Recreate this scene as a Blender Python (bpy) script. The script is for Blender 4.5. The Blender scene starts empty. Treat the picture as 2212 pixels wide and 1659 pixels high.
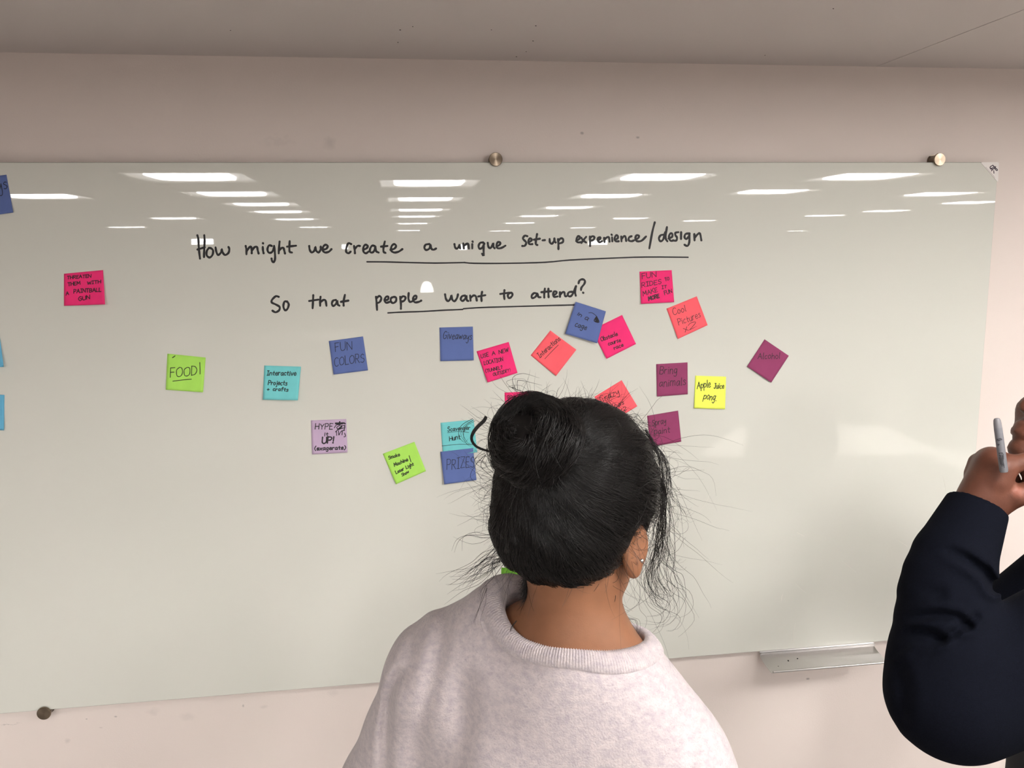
import bpy, bmesh, math, random
import numpy as np
from mathutils import Matrix, Vector
random.seed(7); RNG = np.random.default_rng(11)
S = bpy.context.scene
COL = S.collection

# ------------------------------------------------------------------ camera
FPX, CX, CY = 1789.0, 1106.0, 829.5
ROT = np.array([[0.99057405, 0.03546217, -0.13230827],
                [-0.13625485, 0.15595548, -0.97832127],
                [-0.01405919, 0.98712731, 0.15931734]])
BOARD_Y = -0.022            # front face of the glass; the wall surface is y = 0
CAM_Z = 1.90
CAM = np.array([0.0, BOARD_Y - 1.84, CAM_Z])
CEIL_Z = CAM_Z + 0.405
cam_d = bpy.data.cameras.new('camera'); cam = bpy.data.objects.new('camera', cam_d); COL.objects.link(cam)
cam_d.sensor_width = 36.0; cam_d.sensor_fit = 'HORIZONTAL'; cam_d.lens = FPX / 2212 * 36
cam_d.clip_start = 0.02; cam_d.clip_end = 100
m = Matrix(ROT.tolist()).to_4x4(); m.translation = Vector(CAM); cam.matrix_world = m
S.camera = cam

def at(px, py, Y=BOARD_Y):
    """point of the photograph (2212 x 1659) on the plane y = Y"""
    d = ROT @ np.array([px - CX, -(py - CY), -FPX]); t = (Y - CAM[1]) / d[1]
    return CAM + t * d
def pix(P):
    """points -> photograph pixels (used to lay creases along traced lines on the cloth)"""
    c = (np.asarray(P) - CAM) @ ROT; return np.stack([CX - FPX * c[:, 0] / c[:, 2], CY + FPX * c[:, 1] / c[:, 2]], 1)
def mirror_at(px, py, z):
    """where something at height z stands when it is seen reflected in the glass at that point"""
    d = ROT @ np.array([px - CX, -(py - CY), -FPX]); t = (z - CAM[2]) / d[2]
    p = CAM + t * d; p[1] = 2 * BOARD_Y - p[1]
    return p

# ------------------------------------------------------------------ world and exposure
S.view_settings.view_transform = 'Standard'; S.view_settings.look = 'None'
S.view_settings.gamma = 1.0; S.view_settings.use_curve_mapping = False
S.view_settings.exposure = 1.13
W = bpy.data.worlds.new('world'); S.world = W; W.use_nodes = True
W.node_tree.nodes['Background'].inputs[0].default_value = (0.9, 0.9, 1, 1)
W.node_tree.nodes['Background'].inputs[1].default_value = 0.0
LENS_POWER = 20.0           # radiance of the lit lens of every ceiling fixture
SIDE_POWER = 2.2            # dimmer translucent sides of the same fixtures
LIGHT_TINT = (1.0, 0.97, 0.94)

# ------------------------------------------------------------------ materials
def lin(c):
    c = np.array(c, float) / 255.0
    return tuple(np.where(c <= 0.04045, c / 12.92, ((c + 0.055) / 1.055) ** 2.4)) + (1.0,)
def mat(name, rgb, rough=0.6, metal=0.0, spec=0.5, noise=0.0, nscale=40.0, bump=0.0, bscale=200.0, sheen=0.0, emit=None, power=0.0, sss=0.0, coat=0.0, ior=1.45):
    mt = bpy.data.materials.new(name); mt.use_nodes = True
    nt = mt.node_tree; b = nt.nodes['Principled BSDF']
    c = lin(rgb) if max(rgb) > 1.5 else tuple(rgb) + (1.0,)
    b.inputs['Base Color'].default_value = c
    b.inputs['Roughness'].default_value = rough; b.inputs['Metallic'].default_value = metal
    b.inputs['Specular IOR Level'].default_value = spec; b.inputs['IOR'].default_value = ior
    b.inputs['Sheen Weight'].default_value = sheen; b.inputs['Coat Weight'].default_value = coat
    if sss:
        b.inputs['Subsurface Weight'].default_value = sss
        b.inputs['Subsurface Radius'].default_value = (0.012, 0.005, 0.003); b.inputs['Subsurface Scale'].default_value = 0.6
    if emit:
        b.inputs['Emission Color'].default_value = tuple(emit) + (1.0,); b.inputs['Emission Strength'].default_value = power
    tc = nt.nodes.new('ShaderNodeTexCoord')
    if noise:
        n = nt.nodes.new('ShaderNodeTexNoise'); n.inputs['Scale'].default_value = nscale; n.inputs['Detail'].default_value = 5
        nt.links.new(tc.outputs['Object'], n.inputs['Vector'])
        r = nt.nodes.new('ShaderNodeMapRange'); r.inputs['From Min'].default_value = 0.3; r.inputs['From Max'].default_value = 0.7
        r.inputs['To Min'].default_value = 1 - noise; r.inputs['To Max'].default_value = 1 + noise * 0.6
        nt.links.new(n.outputs['Fac'], r.inputs['Value'])
        mx = nt.nodes.new('ShaderNodeVectorMath'); mx.operation = 'SCALE'; mx.inputs[0].default_value = c[:3]
        nt.links.new(r.outputs['Result'], mx.inputs['Scale']); nt.links.new(mx.outputs['Vector'], b.inputs['Base Color'])
    if bump:
        n2 = nt.nodes.new('ShaderNodeTexNoise'); n2.inputs['Scale'].default_value = bscale; n2.inputs['Detail'].default_value = 4
        nt.links.new(tc.outputs['Object'], n2.inputs['Vector'])
        bp = nt.nodes.new('ShaderNodeBump'); bp.inputs['Strength'].default_value = bump; bp.inputs['Distance'].default_value = 0.002
        nt.links.new(n2.outputs['Fac'], bp.inputs['Height']); nt.links.new(bp.outputs['Normal'], b.inputs['Normal'])
    return mt

def wall_material(name, rgb, marks):
    """painted wall with a faint roller texture and a few small scuffs of their own shape"""
    mt = mat(name, rgb, rough=0.55, spec=0.3, bump=0.12, bscale=260)
    nt = mt.node_tree; b = nt.nodes['Principled BSDF']; L = nt.links.new
    tc = nt.nodes.new('ShaderNodeTexCoord'); n = nt.nodes.new('ShaderNodeTexNoise'); n.inputs['Scale'].default_value = 60; n.inputs['Detail'].default_value = 4
    L(tc.outputs['Object'], n.inputs['Vector'])
    dv = nt.nodes.new('ShaderNodeVectorMath'); dv.operation = 'SUBTRACT'; dv.inputs[1].default_value = (0.5, 0.5, 0.5)
    L(n.outputs['Color'], dv.inputs[0])
    cur = None
    for (p, sx, sz, strength) in marks:
        sc = nt.nodes.new('ShaderNodeVectorMath'); sc.operation = 'SCALE'; sc.inputs['Scale'].default_value = 1.1 * max(sx, sz); L(dv.outputs[0], sc.inputs[0])
        ad = nt.nodes.new('ShaderNodeVectorMath'); ad.operation = 'ADD'; L(tc.outputs['Object'], ad.inputs[0]); L(sc.outputs[0], ad.inputs[1])
        su = nt.nodes.new('ShaderNodeVectorMath'); su.operation = 'SUBTRACT'; su.inputs[1].default_value = tuple(p); L(ad.outputs[0], su.inputs[0])
        ml = nt.nodes.new('ShaderNodeVectorMath'); ml.operation = 'MULTIPLY'; ml.inputs[1].default_value = (1 / sx, 0, 1 / sz); L(su.outputs[0], ml.inputs[0])
        ln = nt.nodes.new('ShaderNodeVectorMath'); ln.operation = 'LENGTH'; L(ml.outputs[0], ln.inputs[0])
        mr = nt.nodes.new('ShaderNodeMapRange'); mr.inputs['From Min'].default_value = 0.2; mr.inputs['From Max'].default_value = 1.0
        mr.inputs['To Min'].default_value = strength; mr.inputs['To Max'].default_value = 0; L(ln.outputs['Value'], mr.inputs['Value'])
        if cur is None: cur = mr.outputs[0]
        else:
            mm = nt.nodes.new('ShaderNodeMath'); mm.operation = 'MAXIMUM'; L(cur, mm.inputs[0]); L(mr.outputs[0], mm.inputs[1]); cur = mm.outputs[0]
    mx = nt.nodes.new('ShaderNodeMix'); mx.data_type = 'RGBA'; mx.inputs[6].default_value = lin(rgb); mx.inputs[7].default_value = lin((95, 88, 90))
    L(cur, mx.inputs[0]); L(mx.outputs[2], b.inputs['Base Color'])
    return mt

# ------------------------------------------------------------------ object helpers
def mesh_obj(name, verts, faces, material=None, parent=None, smooth=False):
    me = bpy.data.meshes.new(name); me.from_pydata([tuple(map(float, v)) for v in verts], [], [tuple(map(int, f)) for f in faces]); me.update()
    return link(name, me, material, parent, smooth)
def link(name, me, material=None, parent=None, smooth=False):
    o = bpy.data.objects.new(name, me); COL.objects.link(o)
    if material is not None: me.materials.append(material)
    if smooth: me.polygons.foreach_set('use_smooth', [True] * len(me.polygons))
    if parent is not None:
        o.parent = parent; o.matrix_parent_inverse = parent.matrix_basis.inverted()
    return o
def fast_mesh(name, V, F, material=None, parent=None, smooth=True):
    """V (n,3) floats, F (m,k) ints, all faces of k corners"""
    V = np.asarray(V, np.float32); F = np.asarray(F, np.int32)
    me = bpy.data.meshes.new(name); me.vertices.add(len(V)); me.vertices.foreach_set('co', V.ravel())
    k = F.shape[1]; me.loops.add(F.size); me.loops.foreach_set('vertex_index', F.ravel())
    me.polygons.add(len(F)); me.polygons.foreach_set('loop_start', np.arange(0, F.size, k, dtype=np.int32))
    me.polygons.foreach_set('loop_total', np.full(len(F), k, np.int32)); me.update(calc_edges=True); me.validate()
    return link(name, me, material, parent, smooth)
def empty(name, loc):
    o = bpy.data.objects.new(name, None); COL.objects.link(o); o.location = tuple(map(float, loc)); o.empty_display_size = 0.05
    return o
def tag(o, label=None, cat=None, group=None, kind=None):
    for k, v in (('label', label), ('category', cat), ('group', group), ('kind', kind)):
        if v: o[k] = v
    return o
class MB:
    """collects simple solids into one bmesh"""
    def __init__(s): s.bm = bmesh.new()
    def box(s, lo, hi, bevel=0.0, rot=None, seg=2):
        r = bmesh.ops.create_cube(s.bm, size=1.0); vs = r['verts']
        lo = np.array(lo, float); hi = np.array(hi, float); c = (lo + hi) / 2; d = hi - lo
        for v in vs: v.co = Vector((v.co.x * d[0], v.co.y * d[1], v.co.z * d[2]))
        if bevel:
            es = list({e for v in vs for e in v.link_edges})
            r2 = bmesh.ops.bevel(s.bm, geom=es, offset=bevel, segments=seg, affect='EDGES', profile=0.5)
            vs = list({v for f in r2['faces'] for v in f.verts} | {v for v in vs if v.is_valid})
        if rot is not None:
            for v in vs: v.co = rot @ v.co
        for v in vs: v.co += Vector([float(q) for q in c])
        return s
    def tube(s, pts, radii, n=16, cap=True):
        pts = [Vector(p) for p in pts]; rings = []
        if not hasattr(radii, '__len__'): radii = [radii] * len(pts)
        radii = [float(r) for r in radii]
        ref = None
        for i, p in enumerate(pts):
            t = (pts[min(i + 1, len(pts) - 1)] - pts[max(i - 1, 0)]).normalized()
            if ref is None: ref = Vector((0, 0, 1)) if abs(t.z) < 0.9 else Vector((1, 0, 0))
            u = t.cross(ref).normalized(); w = u.cross(t).normalized(); ref = w
            rings.append([s.bm.verts.new(p + radii[i] * (math.cos(2 * math.pi * k / n) * u + math.sin(2 * math.pi * k / n) * w)) for k in range(n)])
        for a, b in zip(rings, rings[1:]):
            for k in range(n): s.bm.faces.new((a[k], a[(k + 1) % n], b[(k + 1) % n], b[k]))
        if cap:
            s.bm.faces.new(rings[0][::-1]); s.bm.faces.new(rings[-1])
        return s
    def prism(s, poly, y0, y1):
        """outline in x,z pushed from y0 to y1"""
        a = [s.bm.verts.new((p[0], y0, p[1])) for p in poly]; b = [s.bm.verts.new((p[0], y1, p[1])) for p in poly]; n = len(poly)
        s.bm.faces.new(a); s.bm.faces.new(b[::-1])
        for k in range(n): s.bm.faces.new((a[k], b[k], b[(k + 1) % n], a[(k + 1) % n]))
        return s
    def build(s, name, material, parent=None, smooth=False):
        bmesh.ops.recalc_face_normals(s.bm, faces=s.bm.faces)
        me = bpy.data.meshes.new(name); s.bm.to_mesh(me); s.bm.free()
        o = link(name, me, material, parent, smooth)
        if smooth:
            try: me.set_sharp_from_angle(angle=math.radians(40))
            except Exception: pass
        return o

# ------------------------------------------------------------------ pen strokes
def smooth_line(pts, step=0.35):
    """Catmull-Rom through the given 2-D points"""
    P = [np.array(p, float) for p in pts]
    if len(P) < 3: return P
    P = [2 * P[0] - P[1]] + P + [2 * P[-1] - P[-2]]; out = []
    for i in range(1, len(P) - 2):
        a, b, c, d = P[i - 1:i + 3]
        for t in np.arange(0, 0.999, step):
            out.append(0.5 * ((2 * b) + (c - a) * t + (2 * a - 5 * b + 4 * c - d) * t * t + (3 * b - a - 3 * c + d) * t ** 3))
    out.append(P[-2]); return out
def ribbon(strokes, width, place, jitter=0.12):
    """flat ink bodies with rounded ends in the photograph's plane; place(x, y, h) -> 3-D"""
    V, F = [], []
    for st in strokes:
        pts = smooth_line(st)
        if len(pts) == 1 or (len(pts) == 2 and np.linalg.norm(pts[0] - pts[1]) < 0.5):
            pts = [pts[0] - [width * 0.2, 0], pts[0] + [width * 0.2, 0.05]]
        pts = [np.array(p, float) for p in pts]
        t0 = pts[1] - pts[0]; t0 /= np.linalg.norm(t0) + 1e-9; t1 = pts[-1] - pts[-2]; t1 /= np.linalg.norm(t1) + 1e-9
        hw = width / 2
        seq = [(pts[0] - t0 * hw, 0.25), (pts[0] - t0 * hw * 0.6, 0.8)] + [(p, 1.0) for p in pts] + [(pts[-1] + t1 * hw * 0.6, 0.8), (pts[-1] + t1 * hw, 0.25)]
        base = len(V); n = len(seq)
        for i, (p, k) in enumerate(seq):
            a = seq[max(i - 1, 0)][0]; b = seq[min(i + 1, n - 1)][0]; t = b - a; L = np.linalg.norm(t)
            t = t / L if L > 1e-6 else t0
            nn = np.array([-t[1], t[0]]); w = hw * k * (1 + jitter * math.sin(i * 1.3 + base))
            V.append(place(*(p + nn * w), 0.0)); V.append(place(*p, 1.0)); V.append(place(*(p - nn * w), 0.0))
        for i in range(n - 1):
            q = base + 3 * i
            F.append((q, q + 3, q + 4, q + 1)); F.append((q + 1, q + 4, q + 5, q + 2))
    return V, F
GL = {}
for row in """A 7;0,0 3.5,10;3.5,10 7,0;1,4 6,4
B 6;0,0 0,10;0,10 4,10 5.5,8 4,5.5 0,5.2;0,5.2 4.5,5 6,2.5 4,0 0,0
C 6;6,8.5 4,10 1,8.5 0,5 1,1 4,0 6,1.5
D 6;0,0 0,10;0,10 4,9 6,5 4,1 0,0
E 5;0,0 0,10;0,10 5,10;0,5.2 4,5.2;0,0 5,0
F 5;0,0 0,10;0,10 5,10;0,5.4 4,5.4
G 6.5;6,8.5 3.5,10 .8,8 0,5 1,1 4,0 6,2 6,4.6;6.3,4.6 3.6,4.6
H 6;0,0 0,10;6,0 6,10;0,5 6,5
I 4;2,0 2,10;0,10 4,10;0,0 4,0
J 4.5;3.5,10 3.5,2 2,0 0,1.5;1.4,10 5,10
K 6;0,0 0,10;6,10 0,4.6;1.5,5.5 6,0
L 5;0,10 0,0;0,0 5,0
M 8;0,0 .8,10;.8,10 4,3;4,3 7.2,10;7.2,10 8,0
N 6.5;0,0 0,10;0,10 6.2,0;6.2,0 6.5,10
O 7;3.5,10 .6,8 0,5 1,1 3.5,0 6.2,1.5 7,5 6,9 3.5,10
P 5.5;0,0 0,10;0,10 4,9.8 5.5,7.6 4,5 0,4.8
R 6;0,0 0,10;0,10 4.2,9.8 5.5,7.6 4,5.2 0,5;1.8,5 6,0
S 5.5;5.2,8.8 3,10 .6,8.2 1.2,6 4.5,4.6 5.3,2 3,0 0,1.2
T 6;3,0 3,10;0,10 6,10
U 6;0,10 0,3 1.2,.4 3,0 5,.8 6,3 6,10
W 8.5;0,10 2,0;2,0 4.2,8;4.2,8 6.4,0;6.4,0 8.5,10
Y 6;0,10 3,5;6,10 3,5;3,5 3,0
Z 6;0,10 6,10;6,10 0,0;0,0 6,0
a 5;4.4,5.6 2,6 .2,3.5 .8,.6 2.6,.4 4.2,3 4.6,5.8;4.6,5.8 4.6,1.5 5.4,.2
b 5;0,10 0,0;0,3 2,6 4.6,4.8 4.6,1.2 2.4,0 0,1.2
c 4.4;4.2,5.2 2.4,6 .4,4 .5,1.2 2.4,0 4.4,1
d 5;4.4,5 2,6 .2,3.2 1,.4 3,.4 4.6,3;4.8,10 4.6,0
e 4.6;.4,3 4.3,3.4 3.6,5.7 2,6 .2,3.4 .8,.6 2.8,0 4.8,1.2
f 4;4,9 2.6,10 1.6,8.4 1.6,0;0,5.6 3.8,5.6
g 5;4.4,5.6 2,6 .2,3.6 1,.8 3,1 4.4,3.6 4.6,5.8;4.6,5.8 4.4,-2 2.4,-4 .4,-2.8
h 4.8;0,10 0,0;0,3.4 2,6 4.2,5 4.6,0
i 1.4;.7,6 .7,0;.7,8.2 .8,8.4
j 2.4;1.8,6 1.8,-2.4 0,-3.6;1.8,8.2 1.9,8.4
k 4.6;0,10 0,0;4.2,6 0,2.6;1.2,3.4 4.6,0
l 1.4;.6,10 .6,1 1.4,0
m 7.4;0,6 0,0;0,3.6 1.8,6 3.4,5 3.5,0;3.5,3.6 5.2,6 6.9,5 7.2,0
n 4.8;0,6 0,0;0,3.6 2,6 4.2,5 4.6,0
o 4.6;2.3,6 .3,4.4 .4,1 2.3,0 4.4,1.4 4.3,4.6 2.3,6
p 5;0,6 0,-4;0,4 2,6 4.6,4.8 4.4,1.4 2.2,.2 0,1.4
q 5;4.4,5.6 2,6 .2,3.6 1,.8 3,1 4.5,3.6;4.6,6 4.6,-4
r 3.8;0,6 0,0;0,3.4 1.6,5.6 3.8,5.6
s 4;3.8,5.2 2,6 .5,4.6 2.2,3.2 3.8,1.6 2,0 0,.8
t 4;1.8,9 1.8,1.4 3.6,.4;0,6 4,6
u 4.8;0,6 0,1.6 1.8,0 3.8,1.4 4.4,6;4.4,6 4.6,0
v 4.6;0,6 2.2,0;2.2,0 4.6,6
w 6.8;0,6 1.4,.2 3.2,5 4.8,.2 6.8,6
x 4.6;0,6 4.6,0;4.4,6 .2,0
y 4.8;0,6 .4,2.4 2,1.6 4.4,5;4.6,6 4.2,-2.4 2.2,-4 .4,-3
z 4.6;0,6 4.4,6;4.4,6 0,0;0,0 4.6,0
! 1.4;.8,10 .6,3;.6,.3 .7,.5
? 4.6;0,8 1.6,10 4.2,8.8 3.6,6 2,4.2 2,3;2,.3 2.1,.5
( 3;2.6,11 .6,8 .4,3 2.4,-1
) 3;.4,11 2.4,8 2.6,3 .6,-1
/ 3;3,11 0,-1
+ 5;2.4,6 2.4,1;0,3.4 5,3.4
. 1;.4,.2 .6,.4
2 5;.2,8 2,10 4.6,8.4 3.6,5 0,0;0,0 5,.4""".split('\n'):
    g, rest = row.split(' ', 1); parts = rest.split(';')
    GL[g] = (float(parts[0]), [[tuple(map(float, q.split(','))) for q in st.split()] for st in parts[1:]])
def word_strokes(text, p0, p1, h, slant=0.12):
    """text written along the baseline p0 -> p1 (photograph pixels), cap height h"""
    p0 = np.array(p0, float); p1 = np.array(p1, float); L = np.linalg.norm(p1 - p0); u = (p1 - p0) / L; v = np.array([u[1], -u[0]])
    gap = 1.9; tot = sum((4.5 if c == ' ' else GL[c][0]) + gap for c in text) - gap
    kx = L / tot; ky = h / 10.0; x = 0; out = []; rr = random.Random(text)
    for c in text:
        if c == ' ': x += 4.5 + gap; continue
        w, sts = GL[c]; dy = rr.uniform(-.5, .5); k = rr.uniform(.92, 1.08)
        for st in sts:
            out.append([p0 + u * ((x + a + rr.uniform(-.18, .18)) * kx + slant * b * ky) + v * ((b * k + dy + rr.uniform(-.18, .18)) * ky) for a, b in st])
        x += w + gap
    return out
# ------------------------------------------------------------------ look settings
BOARD_RGB = (216, 216, 207)
NEAR = [(.95, -1.55), (2.4, -1.55), (3.85, -1.6), (-4.2, -3.3), (-5.7, -3.3), (4.6, -3.3)]
# ------------------------------------------------------------------ the room
X0, X1, Y1 = -7.5, 13.0, -24.0
PAINT = (228, 216, 209)
marks = [(at(1257, 288, 0), .006, .004, .5), (at(1378, 297, 0), .006, .003, .5), (at(712, 311, 0), .016, .018, .14), (at(600, 305, 0), .05, .012, .06),
         (at(525, 1525, 0), .003, .005, .4), (at(250, 1548, 0), .004, .003, .45), (at(187, 1553, 0), .003, .002, .5), (at(145, 1600, 0), .007, .008, .16),
         (at(405, 1548, 0), .02, .014, .10), (at(330, 1537, 0), .02, .01, .10), (at(20, 1565, 0), .032, .0016, .38), (at(720, 1497, 0), .016, .012, .08),
         (at(1745, 1466, 0), .006, .0035, .6), (at(570, 1527, 0), .012, .006, .12), (at(218, 1572, 0), .005, .002, .2)]
m_wall_front = wall_material('painted wall with scuffs', PAINT, marks)
m_wall = mat('painted wall', PAINT, rough=0.6, spec=0.3, bump=0.1, bscale=240)
m_ceil = mat('flat ceiling paint', (206, 198, 194), rough=0.8, spec=0.2, bump=0.1, bscale=200)
m_floor = mat('grey carpet', (138, 134, 131), rough=0.95, spec=0.1, noise=0.25, nscale=300, bump=0.5, bscale=900)
def struct(o): o['kind'] = 'structure'; return o
struct(MB().box((X0, 0, 0), (X1, .12, CEIL_Z)).build('wall_front', m_wall_front))
struct(MB().box((X0, Y1 - .12, 0), (X1, Y1, CEIL_Z)).build('wall_back', m_wall))
struct(MB().box((X0 - .12, Y1 - .12, 0), (X0, .12, CEIL_Z)).build('wall_left', m_wall))
struct(MB().box((X1, Y1 - .12, 0), (X1 + .12, .12, CEIL_Z)).build('wall_right', m_wall))
struct(MB().box((X0 - .12, Y1 - .12, -.1), (X1 + .12, .12, 0)).build('floor', m_floor))
m_base = mat('baseboard rubber', (92, 88, 86), rough=0.5)
struct(MB().box((X0, -.012, 0), (X1, 0, .10), bevel=.003).build('baseboard_front', m_base))
# the ceiling: a slab, and under it the plasterboard sheets whose joint shows at the upper right
struct(MB().box((X0 - .12, Y1 - .12, CEIL_Z + .013), (X1 + .12, .12, CEIL_Z + .10)).build('ceiling', m_ceil))
CE = bpy.data.objects['ceiling']
j0 = at(1895, 137, 0)[0]; dj = ROT @ np.array([2212 - CX, -(20 - CY), -FPX]); pj = CAM + (CEIL_Z - CAM_Z) / dj[2] * dj
JX = 0.5 * (j0 + pj[0]); print('ceiling joint', j0, pj)
m_spot = mat('fly specks', (70, 62, 60), rough=0.9)
for (a, b) in ((X0, JX - .0012), (JX + .0012, X1)):
    MB().box((a, Y1, CEIL_Z), (b, 0, CEIL_Z + .0125)).build('ceiling_panel', m_ceil, CE)
sp = MB()
for (px, py) in ((860, 91), (892, 57), (865, 64), (1062, 64), (1152, 88), (1801, 18), (1653, 119), (1116, 122), (1137, 111), (1158, 55), (498, 65)):
    d = ROT @ np.array([px - CX, -(py - CY), -FPX]); q = CAM + (CEIL_Z - CAM_Z) / d[2] * d; r = random.uniform(.0009, .0017)
    sp.tube([(q[0] - r, q[1], CEIL_Z - .0003), (q[0] + r * .6, q[1] + r, CEIL_Z - .0003)], [r * .8, r * .5], n=6)
sp = sp.build('speck', m_spot, CE); sp['kind'] = 'stuff'; sp['label'] = 'tiny dark specks on the ceiling'

# ------------------------------------------------------------------ ceiling lights, seen as reflections in the glass
m_lens = mat('lit lens', (1., 1., 1.), rough=.5, emit=LIGHT_TINT, power=LENS_POWER)
m_side = mat('dim translucent side', (1., 1., 1.), rough=.5, emit=LIGHT_TINT, power=SIDE_POWER)
m_frame = mat('white light frame', (225, 222, 216), rough=.45)
def make_light():
    e = empty('ceiling_light', (0, 0, 0)); a = .30
    f = MB()
    for lo, hi in (((-a, -a, -.014), (a, -a + .018, 0)), ((-a, a - .018, -.014), (a, a, 0)), ((-a, -a + .018, -.014), (-a + .018, a - .018, 0)), ((a - .018, -a + .018, -.014), (a, a - .018, 0))):
        f.box(lo, hi, bevel=.002, seg=1)
    f.build('light_frame', m_frame, e)
    lens_ = MB(); pl = [(-.200, -.06), (-.185, -.15), (-.12, -.185), (.12, -.185), (.185, -.15), (.200, -.06), (.200, .16), (.185, .225), (.12, .25), (-.12, .25), (-.185, .225), (-.200, .16)]
    va = [lens_.bm.verts.new((x, y, -.012)) for x, y in pl]; vb = [lens_.bm.verts.new((x, y, -.0035)) for x, y in pl]; lens_.bm.faces.new(va[::-1]); lens_.bm.faces.new(vb)
    for k_ in range(len(pl)): lens_.bm.faces.new((va[k_], va[(k_ + 1) % len(pl)], vb[(k_ + 1) % len(pl)], vb[k_]))
    lens_.build('lens', m_lens, e)
    MB().box((-.279, -.279, -.003), (.279, .279, -.001)).build('diffuser', m_side, e)
    return e
def copy_tree(o, parent=None):
    c = o.copy(); COL.objects.link(c)
    if parent is not None: c.parent = parent
    for ch in o.children: copy_tree(ch, c)
    return c
LCOL = {'far left': [(85, 425), (378, 472), (275, 491)],
        'left-hand': [(418, 384), (505, 420), (567, 442), (603, 458), (637, 474), (678, 491)],
        'middle': [(926, 397), (918, 431), (908, 454), (900, 468), (892, 483), (884, 498)],
        'right-of-middle': [(1425, 384), (1317, 424), (1228, 449), (1165, 467), (1123, 482), (1080, 499)],
        'right-hand': [(1870, 383), (1665, 415), (1362, 472), (1257, 492)],
        'far right': [(2025, 420), (2095, 438), (1912, 456), (1780, 466), (1510, 477), (1722, 499)]}
ORD = ['topmost', 'second', 'third', 'fourth', 'fifth', 'lowest']
proto = make_light(); first = True
def place_light(x, y, label, group):
    global first
    o = proto if first else copy_tree(proto); first = False
    o.location = (float(x), float(y), CEIL_Z - .0005)
    tag(o, label, 'ceiling light', group); return o
for cname, pts in LCOL.items():
    for k, (px, py) in enumerate(pts):
        q = mirror_at(px, py, CEIL_Z - .012); o_ = 'lowest' if k == len(pts) - 1 else ORD[k]
        place_light(q[0], q[1], f'square ceiling light reflected in the glass, {o_} of the {cname} column of reflections', 'ceiling lights reflected in the glass')
for (x, y) in NEAR:
    place_light(x, y, 'square ceiling light over the people, outside the picture', 'ceiling lights over the people')

# ------------------------------------------------------------------ the glass board
GX0, GX1, GZ0, GZ1 = -.977, 1.4165, .900, 2.0893
m_glass = mat('back-painted glass', BOARD_RGB, rough=0.012, spec=0.5, ior=1.52)
m_edge = mat('ground glass edge', (112, 122, 112), rough=0.3, ior=1.5)
m_ink = mat('black marker ink', (22, 21, 24), rough=0.5)
m_steel = mat('brushed steel', (140, 126, 110), rough=0.25, metal=1.0)
b = m_steel.node_tree.nodes['Principled BSDF']; b.inputs['Anisotropic'].default_value = 0.85
tg = m_steel.node_tree.nodes.new('ShaderNodeTangent'); tg.direction_type = 'RADIAL'; tg.axis = 'Y'; m_steel.node_tree.links.new(tg.outputs[0], b.inputs['Tangent'])
m_steel_side = mat('steel barrel', (120, 108, 96), rough=0.3, metal=1.0)
board = empty('glass_board', (GX0, BOARD_Y, GZ0))
tag(board, 'large frosted glass writing board on steel standoffs, covered in sticky notes', 'whiteboard')
g = MB().box((GX0, BOARD_Y, GZ0), (GX1, BOARD_Y + .006, GZ1), bevel=.0008, seg=1).build('glass_panel', m_glass, board)
g.data.materials.append(m_edge)
for p in g.data.polygons:
    if abs(p.normal.y) < 0.9: p.material_index = 1
def standoff(x, z):
    o = MB().tube([(x, -.0006, z), (x, -.0255, z)], .0115, n=32).build('standoff', m_steel_side, board, smooth=True)
    c = MB().tube([(0, 0, 0), (0, -.003, 0), (0, -.0042, 0)], [.0148, .0148, .0138], n=40).build('cap', m_steel, None, smooth=True)
    c.location = (x, -.0252, z); c.parent = o
    MB().tube([(x, -.0006, z), (x, -.003, z)], .0135, n=24).build('washer', m_steel_side, o, smooth=True)
s1 = at(1071, 344, -.029); s2 = at(2030.5, 343, -.029); s3 = at(94, 1542, -.029)
print('standoffs', s1, s2, s3)
for x in (s1[0], s2[0]): standoff(x, s1[2])
for x in (s3[0], s1[0], s2[0]): standoff(x, s3[2])
standoff(s3[0], s1[2])

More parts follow.
